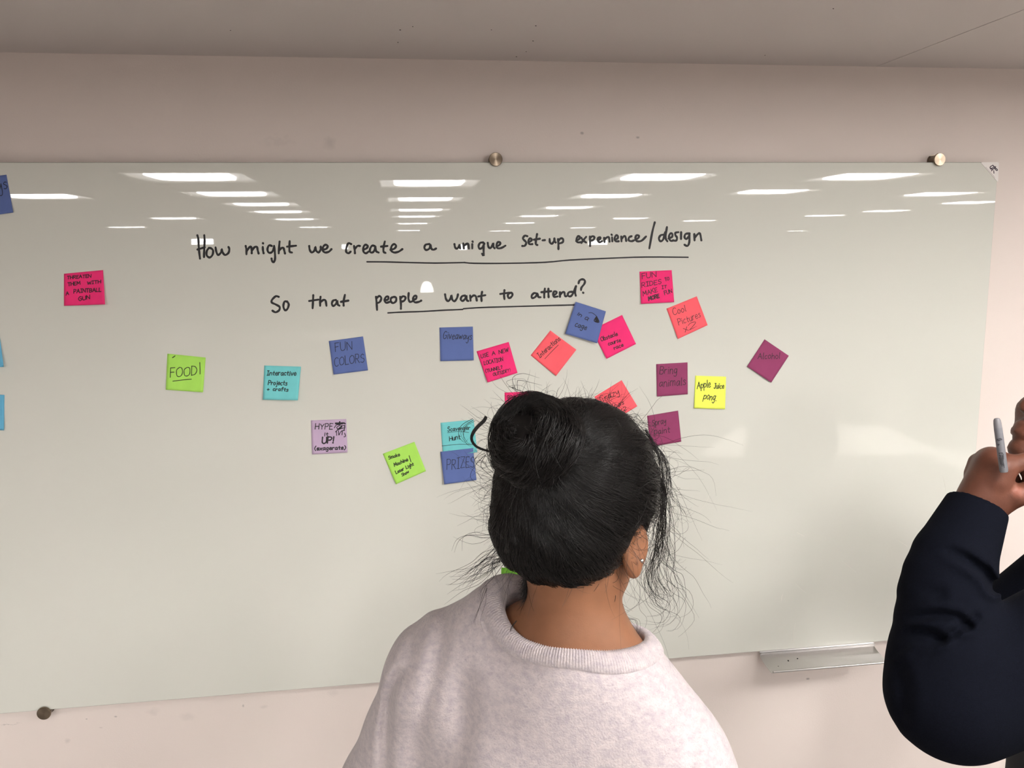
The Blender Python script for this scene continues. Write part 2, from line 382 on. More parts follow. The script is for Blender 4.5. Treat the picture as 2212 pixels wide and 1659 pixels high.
# headline traced from the photograph: word -> strokes, in pixels of an enlarged crop
def C2(p): return (400 + p[0] / 3.6867, 450 + p[1] / 3.6867)
def C3(p): return (960 + p[0] / 3.6867, 450 + p[1] / 3.6867)
def parse(t): return [[tuple(map(float, q.split(','))) for q in st.split()] for st in t.split(';')]
HEAD = [
 ('How', C2, "97,215 105,245 108,300 112,350 118,400;152,215 155,260 152,320 150,388;98,328 128,319 156,310;190,315 172,340 172,375 195,392 218,370 222,335 205,318 190,315;242,312 248,345 262,372 285,352 292,325 298,350 318,372 345,355 352,325 345,308"),
 ('might', C2, "482,300 488,330 488,365;488,345 510,312 525,305 530,335 530,358;530,340 552,310 572,308 578,335 585,360;618,308 620,335 625,358;619,277 621,280;690,300 668,295 655,325 665,352 690,350 705,320 708,300;708,300 714,350 716,400 706,430 692,418 688,400;752,265 748,310 745,358;745,340 765,318 782,315 790,340 795,360;832,262 830,310 832,345 850,352;812,305 845,302 882,298"),
 ('we', C2, "988,300 992,330 1008,352 1030,335 1036,305 1042,335 1062,352 1078,330 1080,305;1098,330 1125,322 1135,300 1118,290 1100,305 1095,335 1115,352 1145,345 1165,325"),
 ('create', C2, "1322,285 1300,278 1285,310 1282,345 1300,358 1318,345;1345,300 1350,330 1352,358;1350,325 1372,300 1392,300;1420,330 1445,318 1455,300 1435,290 1420,310 1420,345 1440,358 1460,345;1510,300 1488,298 1472,325 1475,350 1498,348 1512,320 1515,300 1520,340 1540,352;1590,265 1580,310 1580,345 1595,355;1560,305 1610,300;1635,330 1665,322 1680,300 1665,285 1645,300 1640,335 1665,352 1700,345 1730,325"),
 ('a', C2, "1945,285 1915,290 1905,315 1920,332 1945,320 1955,290 1960,320 1978,330 1998,320"),
 ('unique', C3, "80,285 85,310 100,322 118,300 120,285 125,320;150,280 155,320;155,300 178,282 190,285 195,320;222,285 222,318;224,264 226,267;310,272 285,275 272,300 280,322 302,312 318,280;314,290 312,330 313,376 300,362;345,275 350,305 365,318 382,295 388,275 390,305 400,318;415,305 440,290 445,272 425,270 415,295 425,318 455,315 485,298"),
 ('set-up', C3, "660,222 640,218 625,240 640,258 652,275 640,298 620,300;670,270 690,260 695,245 680,240 668,262 678,285 700,285;738,205 730,250 728,285 740,292;712,250 760,242;782,255 800,253;838,245 840,270 855,283 872,262 876,240;876,240 878,262 886,272;905,245 908,290 908,325;908,260 925,240 945,245 942,270 915,280"),
 ('experience', C3, "1050,260 1072,245 1080,228 1065,222 1052,245 1060,270 1085,270;1090,235 1105,255 1128,272;1128,228 1100,262 1092,275;1158,225 1160,270 1160,300;1158,235 1180,222 1195,232 1185,252 1165,258;1222,258 1240,245 1240,230 1225,235 1220,255 1235,270 1255,262;1272,235 1275,268;1275,250 1292,232 1310,232 1315,265;1335,232 1337,262;1331,209 1333,212;1358,250 1378,240 1382,222 1368,215 1355,240 1365,262 1388,262;1408,225 1410,262;1410,245 1430,222 1442,228 1448,260;1490,222 1470,232 1468,255 1490,262 1510,255;1520,250 1545,235 1548,218 1530,215 1520,240 1535,262 1570,258 1605,225"),
 ('slash', C3, "1675,112 1655,190 1632,318"),
 ('design', C3, "1748,210 1722,215 1708,240 1720,262 1742,248 1758,190;1772,150 1764,200 1762,240 1775,262;1785,240 1812,228 1815,205 1800,200 1788,225 1800,258 1825,255;1862,190 1840,195 1840,215 1852,232 1848,255 1830,258;1885,190 1884,244;1948,200 1920,205 1912,230 1925,245 1945,225 1952,200;1952,200 1950,270 1935,300 1912,290;1990,205 1992,255;1992,235 2015,208 2035,200 2046,255"),
 ('so', C2, "745,705 722,700 692,728 690,750 720,765 752,785 748,812 720,828 695,815;815,745 792,742 782,780 795,812 815,800 825,765 812,742"),
 ('that', C2, "1020,692 1018,740 1015,795;988,738 1060,727;1078,705 1075,740 1075,775;1075,750 1100,730 1118,735 1125,775;1200,730 1178,735 1168,760 1180,778 1202,760 1212,735 1215,765 1228,775;1272,690 1262,740 1262,775;1240,745 1300,735"),
 ('people', C2, "1520,705 1525,760 1528,808;1522,720 1545,698 1562,715 1550,745 1528,755;1590,735 1615,725 1618,705 1600,705 1588,730 1600,752 1628,745;1662,705 1640,715 1638,740 1655,755 1678,740 1680,712 1662,705;1712,705 1718,760 1718,800;1712,720 1735,700 1755,710 1745,735 1718,745;1780,675 1778,720 1790,745 1810,740;1815,730 1838,720 1842,700 1825,698 1815,722 1828,748 1860,745 1880,735"),
 ('want', C3, "5,685 12,720 30,740 50,715 55,690 62,725 80,740 100,715 108,685;165,695 140,700 130,725 145,738 165,720 175,695 178,730 190,738;205,695 208,735;208,715 230,695 250,700 258,735;300,665 294,700 296,738;270,702 325,692"),
 ('to', C3, "478,652 475,690 478,722;445,682 515,672;520,675 505,690 512,715 530,708 542,690 535,672 520,675"),
 ('attend', C3, "740,680 715,675 695,695 700,715 725,705 742,680 748,705 765,708;800,640 795,680 795,710;828,640 828,680 830,708;772,668 850,660;868,690 888,682 892,665 875,662 865,685 875,705 900,702;920,668 920,705;920,690 940,668 955,670 960,698 972,700;1018,665 992,668 982,690 998,702 1020,685 1048,620;1048,620 1040,665 1046,695;1068,597 1076,575 1098,565 1118,575 1115,600 1092,630 1088,650;1104,671 1106,673"),
]
def on_board(x, y, h): 
    p = at(x, y, BOARD_Y); p[1] -= .0001 + .0003 * h; return p
for w, fn, t in HEAD:
    V, F = ribbon([[fn(p) for p in st] for st in parse(t)], 4.7, on_board, jitter=.10)
    mesh_obj('handwriting', V, F, m_ink, board)
UND = [[C2(p) for p in [(1448, 426), (1600, 427), (1750, 431), (1990, 436), (2212, 432)]] + [C3(p) for p in [(160, 432), (240, 438), (500, 438), (800, 430), (1000, 412), (1300, 398), (1600, 388), (1940, 390)]],
       [C2(p) for p in [(1615, 833), (1700, 828), (1900, 821), (2050, 812), (2212, 805)]] + [C3(p) for p in [(150, 800), (300, 790), (600, 781), (1040, 769)]]]
for u in UND:
    V, F = ribbon([u], 3.2, on_board, jitter=.05); mesh_obj('underline', V, F, m_ink, board)
# pale scratches left in the glass
m_scr = mat('scratch in the glass', (224, 222, 212), rough=.3)
SCR = [[(1691, 1283), (1687, 1300), (1689, 1286)], [(1719, 1261), (1728, 1270), (1740, 1280)], [(2037, 1028), (2041, 1045), (2043, 1062)], [(1533, 1068), (1524, 1088), (1510, 1105)], [(1718, 1346), (1714, 1368), (1714, 1386)],
       [(1820, 1212), (1835, 1225), (1848, 1236)], [(1940, 1167), (1950, 1174), (1960, 1180)], [(1100, 669), (1110, 672), (1120, 677)], [(599, 578), (600, 584)], [(1722, 1150), (1736, 1158)]]
V, F = ribbon(SCR, .7, on_board); sc_ = mesh_obj('scratch', V, F, m_scr, board); sc_['kind'] = 'stuff'

# corner sticker
def rounded(poly, r, n=5):
    out = []; P = [np.array(p, float) for p in poly]
    for i in range(len(P)):
        a, b_, c = P[i - 1], P[i], P[(i + 1) % len(P)]; u = (a - b_) / np.linalg.norm(a - b_); w = (c - b_) / np.linalg.norm(c - b_)
        s, e = b_ + u * r, b_ + w * r
        for t in np.linspace(0, 1, n): out.append((1 - t) ** 2 * s + 2 * t * (1 - t) * b_ + t * t * e)
    return out
m_sticker = mat('white vinyl', (238, 232, 228), rough=.4)
tri = rounded([(2117.5, 350.8), (2157.2, 350.3), (2155.4, 394.0)], 4.0)
st = MB().prism([(at(*p)[0], at(*p)[2]) for p in tri], BOARD_Y - .0012, BOARD_Y - .0001).build('corner_sticker', m_sticker)
tag(st, 'small white triangular sticker with a dark scribbled emblem on the top right board corner', 'sticker')
def C5(p): return (1980 + p[0] / 10.054, 300 + p[1] / 10.054)
V, F = ribbon([[C5(p) for p in s_] for s_ in parse("1655,572 1612,598 1594,628 1636,640 1676,606 1655,572;1718,604 1668,650 1626,694;1690,600 1712,628 1700,652 1740,688 1756,668 1722,640;1676,690 1679,745;1600,650 1640,662")], 2.0, lambda x, y, h: at(x, y, BOARD_Y - .0013) - np.array([0, .0002 * h, 0]))
mesh_obj('emblem', V, F, mat('purple black ink', (58, 44, 58), rough=.5), st)
V, F = ribbon([[C5(p) for p in s_] for s_ in parse("1505,610 1600,720 1700,840")], 1.0, lambda x, y, h: at(x, y, BOARD_Y - .0013) - np.array([0, .0002 * h, 0]))
mesh_obj('fine_print', V, F, mat('faded grey print', (190, 180, 178), rough=.5), st)

# marker tray under the board
tl, tr = at(1642.4, 1410, BOARD_Y), at(1889.6, 1388, BOARD_Y)
best = min(np.arange(0, .12, .001), key=lambda d_: abs(at(1666.8, 1453, BOARD_Y - d_)[0] - tl[0]))
lipz = at(1666.8, 1453, BOARD_Y - best)[2]; print('tray', tl, tr, 'depth', best, 'lip z', lipz, 'right', at(1911, 1431, BOARD_Y - best))
prof = []
z0 = GZ0 - .001
for t in np.linspace(0, 1, 13):
    a = t * math.pi / 2; prof.append((BOARD_Y + .004 - (best + .004) * (1 - math.cos(a)), z0 - .006 - (z0 - .006 - lipz) * math.sin(a)))
prof = [(BOARD_Y + .004, z0)] + prof
m_alu = mat('brushed aluminium', (208, 205, 203), rough=.36, metal=1.0)
tray = empty('marker_tray', ((tl[0] + tr[0]) / 2, BOARD_Y, lipz)); tag(tray, 'curved brushed aluminium marker tray fixed under the lower edge of the glass board', 'tray')
V, F = [], []; n = len(prof)
for x in (tl[0], tr[0]):
    for k, (y, z) in enumerate(prof):
        V.append((x, y, z))
    for k, (y, z) in enumerate(prof):
        a = prof[max(k - 1, 0)]; b_ = prof[min(k + 1, n - 1)]; t = np.array([b_[0] - a[0], b_[1] - a[1]]); t /= np.linalg.norm(t); nn = np.array([t[1], -t[0]])
        if nn[1] > 0: nn = -nn
        if k == 0: nn = np.array([1., 0.])
        V.append((x, y + .0018 * nn[0] * (-1 if k else 1), z + .0018 * nn[1]))
N2 = 2 * n
for k in range(n - 1):
    F.append((k, k + 1, N2 + k + 1, N2 + k)); F.append((n + k, N2 + n + k, N2 + n + k + 1, n + k + 1))
    F.append((k, n + k, n + k + 1, k + 1)); F.append((N2 + k, N2 + k + 1, N2 + n + k + 1, N2 + n + k))
F.append((0, N2, N2 + n, n)); F.append((n - 1, 2 * n - 1, N2 + 2 * n - 1, N2 + n - 1))
mesh_obj('trough', V, F, m_alu, tray, smooth=False)
MB().tube([(tl[0] + .004, BOARD_Y - best, lipz + .001), (tr[0] - .001, BOARD_Y - best, lipz + .001)], .0027, n=12).build('lip', m_alu, tray, smooth=True)
MB().box((tl[0], BOARD_Y - .0022, z0 - .0085), (tr[0], BOARD_Y + .0035, z0 - .0035), bevel=.0009).build('rim', m_alu, tray)
MB().box((tl[0] + .06, BOARD_Y + .006, z0 - .03), (tr[0] - .06, -.0006, z0 - .012), bevel=.001).build('bracket', m_steel_side, tray)
V, F = ribbon([[(1681, 1440), (1683, 1442)], [(1701.5, 1440), (1703.5, 1442)], [(1722, 1423), (1723, 1423)], [(1702, 1427), (1703, 1428)]], 2.4, lambda x, y, h: at(x, y, BOARD_Y - best * .62) + np.array([0, -.0004, .0006]))
sm = mesh_obj('ink_spot', V, F, m_ink, tray); sm['kind'] = 'stuff'
# ------------------------------------------------------------------ sticky notes
def K(ox, oy, s): return lambda x, y: (ox + x / s, oy + y / s)
kA = K(0, 340, 3.95); k8 = K(0, 560, 4.147); k7 = K(340, 690, 3.95); k4 = K(820, 840, 6.913); k6 = K(900, 640, 5.53); k2 = K(1200, 560, 5.53); kb = K(1270, 720, 4.809)
COLS = dict(pink=(246, 56, 124), coral=(255, 104, 114), blue=(98, 116, 172), cyan=(122, 210, 212), green=(176, 232, 102), purple=(198, 174, 202), maroon=(150, 68, 106),
            yellow=(240, 252, 104), sky=(104, 178, 212), shaded_green=(98, 152, 50))  # the last green has the shade behind the neck put into its colour
def note_paper(key):
    return mat(key + ' note paper', COLS[key], rough=.75, spec=.2, noise=.05, nscale=35, sheen=0.0)
PAPER = {k: note_paper(k) for k in COLS}
INK = {k: mat('pen ink on ' + k, tuple(c * f + 10 for c in COLS[k]), rough=.6) for k, f in dict(pink=.26, coral=.36, blue=.30, cyan=.22, green=.24, purple=.16, maroon=.34, yellow=.18, sky=.3, shaded_green=.3).items()}
m_noteink = mat('pen ink', (34, 30, 44), rough=.6)
m_noteink_b = mat('bold pen ink', (24, 20, 28), rough=.6)
def note(color, q, lift, label, texts=(), lines=(), blot=(), side=0.0, layer=0.0, pen=1.75, curl=2.2, base=.0005):
    """q: corners TL TR BR BL in photograph pixels (glued edge = TL-TR); lift of the free edge; side > 0 lifts the right more"""
    TL, TR, BR, BL = [np.array(p, float) for p in q]; n = 14
    def lf(u, v): 
        v = max(0., min(1.2, v)); w = 1 + side * (u - .5) * 2
        return base + layer + lift * w * v ** curl + .0006 * math.sin(3.1 * u + 5 * v) * v + (.25 * abs(side) * lift * max(0, (u if side > 0 else 1 - u)) ** 3)
    def pxy(u, v): return (1 - v) * ((1 - u) * TL + u * TR) + v * ((1 - u) * BL + u * BR)
    V = []
    for j in range(n + 1):
        for i in range(n + 1):
            u, v = i / n, j / n; V.append(at(*pxy(u, v), BOARD_Y - lf(u, v)))
    c = np.mean(V, axis=0); T = .00028
    F = [(j * (n + 1) + i, j * (n + 1) + i + 1, (j + 1) * (n + 1) + i + 1, (j + 1) * (n + 1) + i)[::-1] for j in range(n) for i in range(n)]
    B = [v + np.array([0, T, 0]) for v in V]; M = len(V); F2 = [tuple(M + k for k in f[::-1]) for f in F]
    rim = [i for i in range(n + 1)] + [j * (n + 1) + n for j in range(1, n + 1)] + [n * (n + 1) + i for i in range(n - 1, -1, -1)] + [j * (n + 1) for j in range(n - 1, 0, -1)]
    F3 = [(rim[k], rim[(k + 1) % len(rim)], M + rim[(k + 1) % len(rim)], M + rim[k]) for k in range(len(rim))]
    me = bpy.data.meshes.new('sticky_note'); me.from_pydata([tuple(v - c) for v in V + B], [], F + F2 + F3); me.update()
    o = bpy.data.objects.new('sticky_note', me); COL.objects.link(o); o.location = tuple(c); me.materials.append(PAPER[color])
    for k in range(len(F)): me.polygons[k].use_smooth = True
    tag(o, label, 'sticky note')
    A = np.array([TR - TL, BL - TL]).T; Ai = np.linalg.inv(A)
    def place(x, y, h):
        u, v = Ai @ (np.array([x, y]) - TL)
        return at(x, y, BOARD_Y - lf(u, v) - .00025 - .0001 * h)
    for (t, k, a, b_, h, *w) in texts:
        a, b_ = k(*a), k(*b_); s = k(1, 0)[0] - k(0, 0)[0]
        V, F = ribbon(word_strokes(t, a, b_, h * s), w[0] if w else pen, place)
        mesh_obj('handwriting', V, F, INK[color], o)
    if lines:
        for (k, pts, *w) in lines:
            V, F = ribbon([[k(*p) for p in pts]], w[0] if w else pen, place, jitter=.05); mesh_obj('pen_line', V, F, INK[color], o)
    if blot:
        V, F = [], []
        for (k, strokes, w) in blot:
            v_, f_ = ribbon([[k(*p) for p in s_] for s_ in parse(strokes)], w, place); F += [tuple(len(V) + i for i in f) for f in f_]; V += v_
        mesh_obj('scribble', V, F, m_noteink_b, o)
    return o
note('blue', [(-62, 387), (13.9, 377.3), (28.5, 459), (-48, 470)], .003, 'blue sticky note cut by the left edge of the photo, high on the board', [('ys', kA, (-18, 290), (66, 262), 92)])
note('sky', [(-76, 722), (-2, 716), (8, 792.5), (-67, 797)], .008, 'dull blue sticky note sliver at the left photo edge, upper of two', side=.4)
note('sky', [(-68, 850), (9.5, 853), (8.5, 929.5), (-69, 929)], .004, 'bright sky blue sticky note sliver at the left photo edge, lower of two')
note('pink', [(138.2, 591.3), (222.5, 583.4), (227, 657.5), (138.2, 660.6)], .007, 'hot pink sticky note reading threaten them with a paintball gun, alone at upper left',
     [('THREATEN', k8, (602, 178), (815, 162), 27), ('THEM', k8, (608, 240), (718, 225), 29), ('WITH', k8, (782, 226), (902, 214), 27), ('A', k8, (592, 322), (615, 318), 30), ('PAINTBALL', k8, (660, 304), (905, 288), 32), ('GUN', k8, (705, 372), (805, 354), 34)], side=.6, pen=1.8)
note('green', [(361.5, 763.9), (444.3, 772.3), (438.7, 847.5), (358.2, 841.9)], .003, 'lime green sticky note reading FOOD! with one underline',
     [('FOOD', k7, (110, 492), (335, 472), 78)], [(k7, [(362, 368), (364, 420), (364, 466)]), (k7, [(132, 527), (210, 517), (290, 510)]), (k7, [(130, 326), (150, 312)], 2.2)], pen=1.7)
note('cyan', [(570.9, 789.5), (650.1, 792), (643.5, 864.7), (567.8, 863.4)], .0085, 'turquoise sticky note reading Interactive projects and crafts',
     [('Interactive', k7, (935, 476), (1182, 478), 40), ('Projects', k7, (945, 558), (1105, 562), 38), ('+ crafts', k7, (935, 607), (1115, 614), 32)], side=.35, pen=1.9)
note('blue', [(710.1, 736.8), (784.3, 726.7), (794.9, 800.1), (720.5, 809)], .004, 'blue sticky note reading FUN COLORS under the headline',
     [('FUN', k7, (1518, 276), (1662, 252), 68), ('COLORS', k7, (1512, 402), (1765, 362), 72)], pen=1.35)
note('purple', [(671.6, 908.2), (748.1, 905.2), (750.6, 977.3), (674.2, 981.6)], .0035, 'light purple sticky note reading HYPE it UP! (exagerate) with a black scribble',
     [('HYPE', k7, (1345, 935), (1493, 935), 46), ('it', k7, (1424, 995), (1456, 995), 34), ('UP!', k7, (1404, 1058), (1503, 1056), 50, 3.0), ('(exagerate)', k7, (1340, 1116), (1605, 1110), 33, 2.1)],
     blot=[(k7, "1520,886 1580,884 1602,888;1522,890 1578,890;1556,874 1552,884", 3.0), (k7, "1510,925 1528,900 1560,900 1575,915 1545,935 1530,920 1555,905;1520,960 1548,930 1580,905 1600,915 1590,950;1528,955 1530,990;1545,950 1548,988 1560,965 1575,950;1575,985 1580,950 1598,945;1592,1002 1605,998 1598,970;1535,945 1570,930 1595,925;1600,900 1598,925", 1.7)])
note('green', [(826.9, 980.3), (895.2, 954.3), (920.1, 1017.6), (855.4, 1046.1)], .004, 'tilted lime green sticky note reading Smoke machine / laser light show',
     [('Smoke', k4, (138, 1052), (302, 998), 50), ('Machine', k4, (222, 1158), (425, 1075), 50), ('Laser Light', k4, (248, 1270), (512, 1142), 48), ('Show', k4, (338, 1306), (440, 1250), 42)], [(k4, [(440, 998), (455, 1045), (468, 1090)])], pen=1.7)
note('cyan', [(951.6, 913.3), (1023.2, 906.5), (1031, 977), (957, 986)], .002, 'turquoise sticky note reading Scavenger Hunt, partly behind the hair',
     [('Scavenger', k4, (1015, 636), (1350, 604), 62), ('Hunt', k4, (1045, 775), (1205, 748), 68)], [(k4, [(1015, 655), (1180, 636), (1330, 652)], 1.0), (k4, [(932, 852), (1180, 828), (1395, 828)], 1.0)], pen=1.6)
note('blue', [(951.3, 976), (1021.8, 968), (1029.3, 1037), (959.6, 1046.4)], .005, 'blue sticky note reading PRIZES left of the hair', [('PRIZES', k4, (1005, 1205), (1410, 1165), 155)], pen=1.25, layer=.0024)
note('blue', [(949.2, 707.5), (1021.5, 705.5), (1023.3, 778.3), (951.5, 780.1)], .003, 'blue sticky note reading Giveaways along its top', [('Giveaways', k6, (315, 505), (655, 520), 84)], pen=1.45)
note('pink', [(1029.3, 759), (1098.9, 738.6), (1117.9, 805.5), (1053.3, 826.3)], .006, 'tilted hot pink sticky note reading use a new location (tunnel? outside?)',
     [('USE', k6, (772, 740), (862, 716), 44), ('A', k6, (902, 704), (938, 696), 44), ('NEW', k6, (985, 688), (1098, 660), 44), ('LOCATION', k6, (808, 822), (1032, 772), 44), ('(TUNNEL?', k6, (825, 912), (1025, 866), 36), ('OUTSIDE?)', k6, (915, 952), (1122, 902), 36)], pen=1.5)
note('coral', [(1146.3, 767.5), (1188.8, 713.8), (1245, 755.4), (1201.1, 812.2)], .004, 'coral sticky note turned on its corner, reading Interactions, underlined',
     [('Interactions', k6, (1472, 738), (1720, 520), 58)], [(k6, [(1532, 747), (1610, 664), (1692, 582)], 1.2)], pen=1.6)
note('pink', [(1277.9, 712.4), (1343.8, 680.3), (1374, 743), (1310.3, 775.2)], .0045, 'hot pink sticky note reading Obstacle course race, overlapped by a blue note',
     [('Obstacle', k2, (548, 982), (742, 908), 48), ('course', k2, (634, 1032), (780, 984), 46), ('race', k2, (702, 1080), (812, 1040), 46)], pen=1.7)
note('blue', [(1243.4, 651.7), (1308.9, 672.5), (1290, 741.5), (1220.8, 720.9)], .003, 'blue sticky note reading in a cage with an arrow',
     [('in', k2, (258, 662), (302, 690), 42), ('a', k2, (345, 710), (378, 732), 64), ('cage', k2, (228, 800), (362, 846), 66)], [(k2, [(398, 640), (435, 640), (470, 662), (490, 680)], 1.4)],
     blot=[(k2, "490,686 462,735 520,752 490,686;488,705 482,735 505,745 492,710;478,722 500,740", 2.4)], layer=.0052)
note('pink', [(1381.4, 586.8), (1451, 583.5), (1456.4, 652.6), (1384.8, 656.4)], .005, 'hot pink sticky note reading fun rides to make it more fun',
     [('FUN', k2, (1035, 236), (1205, 205), 60), ('RIDES', k2, (1032, 336), (1265, 292), 52), ('TO', k2, (1312, 262), (1360, 246), 36), ('MAKE', k2, (1050, 440), (1218, 386), 50), ('IT', k2, (1272, 354), (1328, 345), 36), ('MORE', k2, (1115, 495), (1240, 456), 42, 2.4), ('FUN', k2, (1305, 428), (1393, 396), 44)], pen=1.5)
note('coral', [(1439.6, 666.7), (1505.2, 640.1), (1528.6, 702.3), (1464.4, 732.2)], .004, 'tilted coral sticky note reading Cool pictures x2 at upper right',
     [('Cool', k2, (1412, 672), (1560, 618), 78), ('Pictures', k2, (1475, 792), (1738, 690), 78), ('x', k2, (1545, 875), (1590, 850), 80), ('2', k2, (1600, 845), (1695, 800), 66)], pen=1.3)
note('maroon', [(1417.5, 786.6), (1485.2, 782.8), (1485.7, 851.5), (1419.3, 856.6)], .003, 'maroon sticky note reading Bring animals', [('Bring', k2, (1245, 1370), (1450, 1364), 88), ('animals', k2, (1240, 1524), (1555, 1500), 92)], pen=1.4)
note('yellow', [(1501.9, 811.5), (1568.4, 813.6), (1566.3, 883.9), (1499.4, 881.8)], .0045, 'bright yellow sticky note reading Apple juice pong',
     [('Apple', kb, (1135, 572), (1272, 556), 72), ('Juice', kb, (1308, 572), (1410, 572), 56), ('pong.', kb, (1200, 680), (1332, 700), 72)], pen=1.6)
note('maroon', [(1651.6, 732.9), (1704, 768.5), (1666.1, 826.5), (1614.1, 791.7)], .004, 'maroon sticky note turned on its corner, reading Alcohol, farthest right', [('Alcohol', kb, (1765, 264), (1992, 262), 60)], pen=1.3)
note('coral', [(1284.1, 857.2), (1342.8, 821.3), (1376.7, 877.4), (1318, 913.4)], .004, 'coral sticky note reading Crazy ideas x2, half hidden by hair',
     [('Crazy', kb, (138, 722), (328, 630), 66), ('Ideas', kb, (200, 800), (378, 738), 50), ('x2', kb, (330, 822), (402, 795), 42)], pen=1.5)
note('maroon', [(1397.9, 898.2), (1464.8, 887), (1471.7, 954), (1404.8, 965.2)], .004, 'maroon sticky note reading Spray paint beside the hair', [('Spray', kb, (668, 958), (812, 935), 60), ('paint', kb, (690, 1050), (852, 1030), 64)], pen=1.4)
note('pink', [(1090, 848), (1162, 845), (1165, 917), (1092, 920)], .003, 'hot pink sticky note mostly hidden behind the hair bun', [('go', k4, (1905, 150), (1975, 145), 85)], pen=1.6)
note('shaded_green', [(1083, 1226), (1154, 1229), (1152, 1300), (1082, 1298)], .003, 'green sticky note barely showing between hair and shoulder')
# ------------------------------------------------------------------ organic surfaces from distance fields
def cap_(P, a, b, ra, rb=None):
    rb = ra if rb is None else rb
    a = np.asarray(a, np.float32); b = np.asarray(b, np.float32); ba = b - a; pa = P - a
    h = np.clip((pa @ ba) / (ba @ ba + 1e-12), 0, 1)
    return np.sqrt(((pa - h[:, None] * ba) ** 2).sum(1)) - (ra + (rb - ra) * h)
def ell_(P, c, r, R=None):
    q = P - np.asarray(c, np.float32)
    if R is not None: q = q @ np.asarray(R, np.float32).T
    r = np.asarray(r, np.float32); k0 = np.sqrt(((q / r) ** 2).sum(1)); k1 = np.sqrt(((q / r ** 2) ** 2).sum(1)) + 1e-9
    return k0 * (k0 - 1) / k1
def chain_(P, pts, rs, k=0.01):
    d = None
    for i in range(len(pts) - 1):
        c = cap_(P, pts[i], pts[i + 1], rs[i], rs[i + 1]); d = c if d is None else smin(d, c, k)
    return d
def smin(a, b, k):
    h = np.clip(0.5 + 0.5 * (b - a) / k, 0, 1); return b + (a - b) * h - k * h * (1 - h)
def smax(a, b, k): return -smin(-a, -b, k)
def nets(f, lo, hi, h):
    """naive surface nets of f(P)<0, evaluated only near the surface"""
    lo = np.array(lo, float); B = 8; nb = np.maximum(1, np.ceil((np.array(hi) - lo) / (h * B)).astype(int)); n = nb * B + 1
    g = [lo[i] + (np.arange(nb[i]) + .5) * B * h for i in range(3)]
    Cn = np.stack(np.meshgrid(*g, indexing='ij'), -1).reshape(-1, 3).astype(np.float32)
    fc = f(Cn); act = (np.abs(fc) < B * h * .866 * 1.6 + h).reshape(nb)
    val = np.repeat(np.repeat(np.repeat(fc.reshape(nb), B, 0), B, 1), B, 2)
    val = np.pad(val, ((0, 1),) * 3, mode='edge').astype(np.float32)
    am = np.repeat(np.repeat(np.repeat(act, B, 0), B, 1), B, 2); am = np.pad(am, ((0, 1),) * 3, mode='edge')
    m = am.copy()
    for ax in range(3):
        s1 = [slice(None)] * 3; s2 = [slice(None)] * 3; s1[ax] = slice(1, None); s2[ax] = slice(0, -1); t = m.copy(); t[tuple(s1)] |= m[tuple(s2)]; m = t
    idx = np.argwhere(m)
    for s in range(0, len(idx), 400000):
        ii = idx[s:s + 400000]; val[ii[:, 0], ii[:, 1], ii[:, 2]] = f((lo + ii * h).astype(np.float32))
    neg = val < 0
    cs = [(i, j, k) for i in (0, 1) for j in (0, 1) for k in (0, 1)]
    N = n - 1; cnt = np.zeros(N, np.int8)
    for c in cs: cnt += neg[c[0]:c[0] + N[0], c[1]:c[1] + N[1], c[2]:c[2] + N[2]]
    ac = np.argwhere((cnt > 0) & (cnt < 8)); acc = np.zeros((len(ac), 3)); num = np.zeros(len(ac))
    for a in cs:
        for b in cs:
            if sum(b) - sum(a) == 1 and all(y >= x for x, y in zip(a, b)):
                va = val[tuple((ac + a).T)]; vb = val[tuple((ac + b).T)]; x = (va < 0) != (vb < 0)
                t = np.where(x, va / np.where(x, va - vb, 1), 0)
                acc += np.where(x[:, None], np.array(a) + t[:, None] * (np.array(b) - np.array(a)), 0); num += x
    V = lo + (ac + acc / num[:, None]) * h
    ids = -np.ones(N, np.int64); ids[tuple(ac.T)] = np.arange(len(ac)); F = []
    for ax in range(3):
        u, v = (ax + 1) % 3, (ax + 2) % 3
        s0 = [slice(0, n[i] - 1) if i == ax else slice(1, n[i] - 1) for i in range(3)]
        s1 = list(s0); s1[ax] = slice(1, n[ax])
        a, b = neg[tuple(s0)], neg[tuple(s1)]; e = np.argwhere(a != b); sg = a[tuple(e.T)]
        e = e + np.array([0 if i == ax else 1 for i in range(3)])
        q = []
        for du, dv in ((-1, -1), (0, -1), (0, 0), (-1, 0)):
            o = e.copy(); o[:, u] += du; o[:, v] += dv; q.append(ids[tuple(o.T)])
        q = np.stack(q, 1); q[~sg] = q[~sg][:, ::-1]; F.append(q)
    return V, np.concatenate(F)
def frame(right, fwd):
    x = np.array(right, float); x /= np.linalg.norm(x); y = np.array(fwd, float); y -= x * (x @ y); y /= np.linalg.norm(y)
    return np.array([x, y, np.cross(x, y)])     # rows = local axes
def organic(name, f, lo, hi, h, material, parent=None, R=np.eye(3), O=np.zeros(3)):
    """f in local coordinates; world = O + local @ R"""
    V, F = nets(f, lo, hi, h); return fast_mesh(name, np.asarray(O) + V @ R, F, material, parent)
def organic2(name, parts, material, parent, R, O):
    Vs, Fs, b = [], [], 0
    for f, lo, hi, h in parts:
        V, F = nets(f, lo, hi, h); Vs.append(V); Fs.append(F + b); b += len(V)
    return fast_mesh(name, np.asarray(O) + np.concatenate(Vs) @ R, np.concatenate(Fs), material, parent)
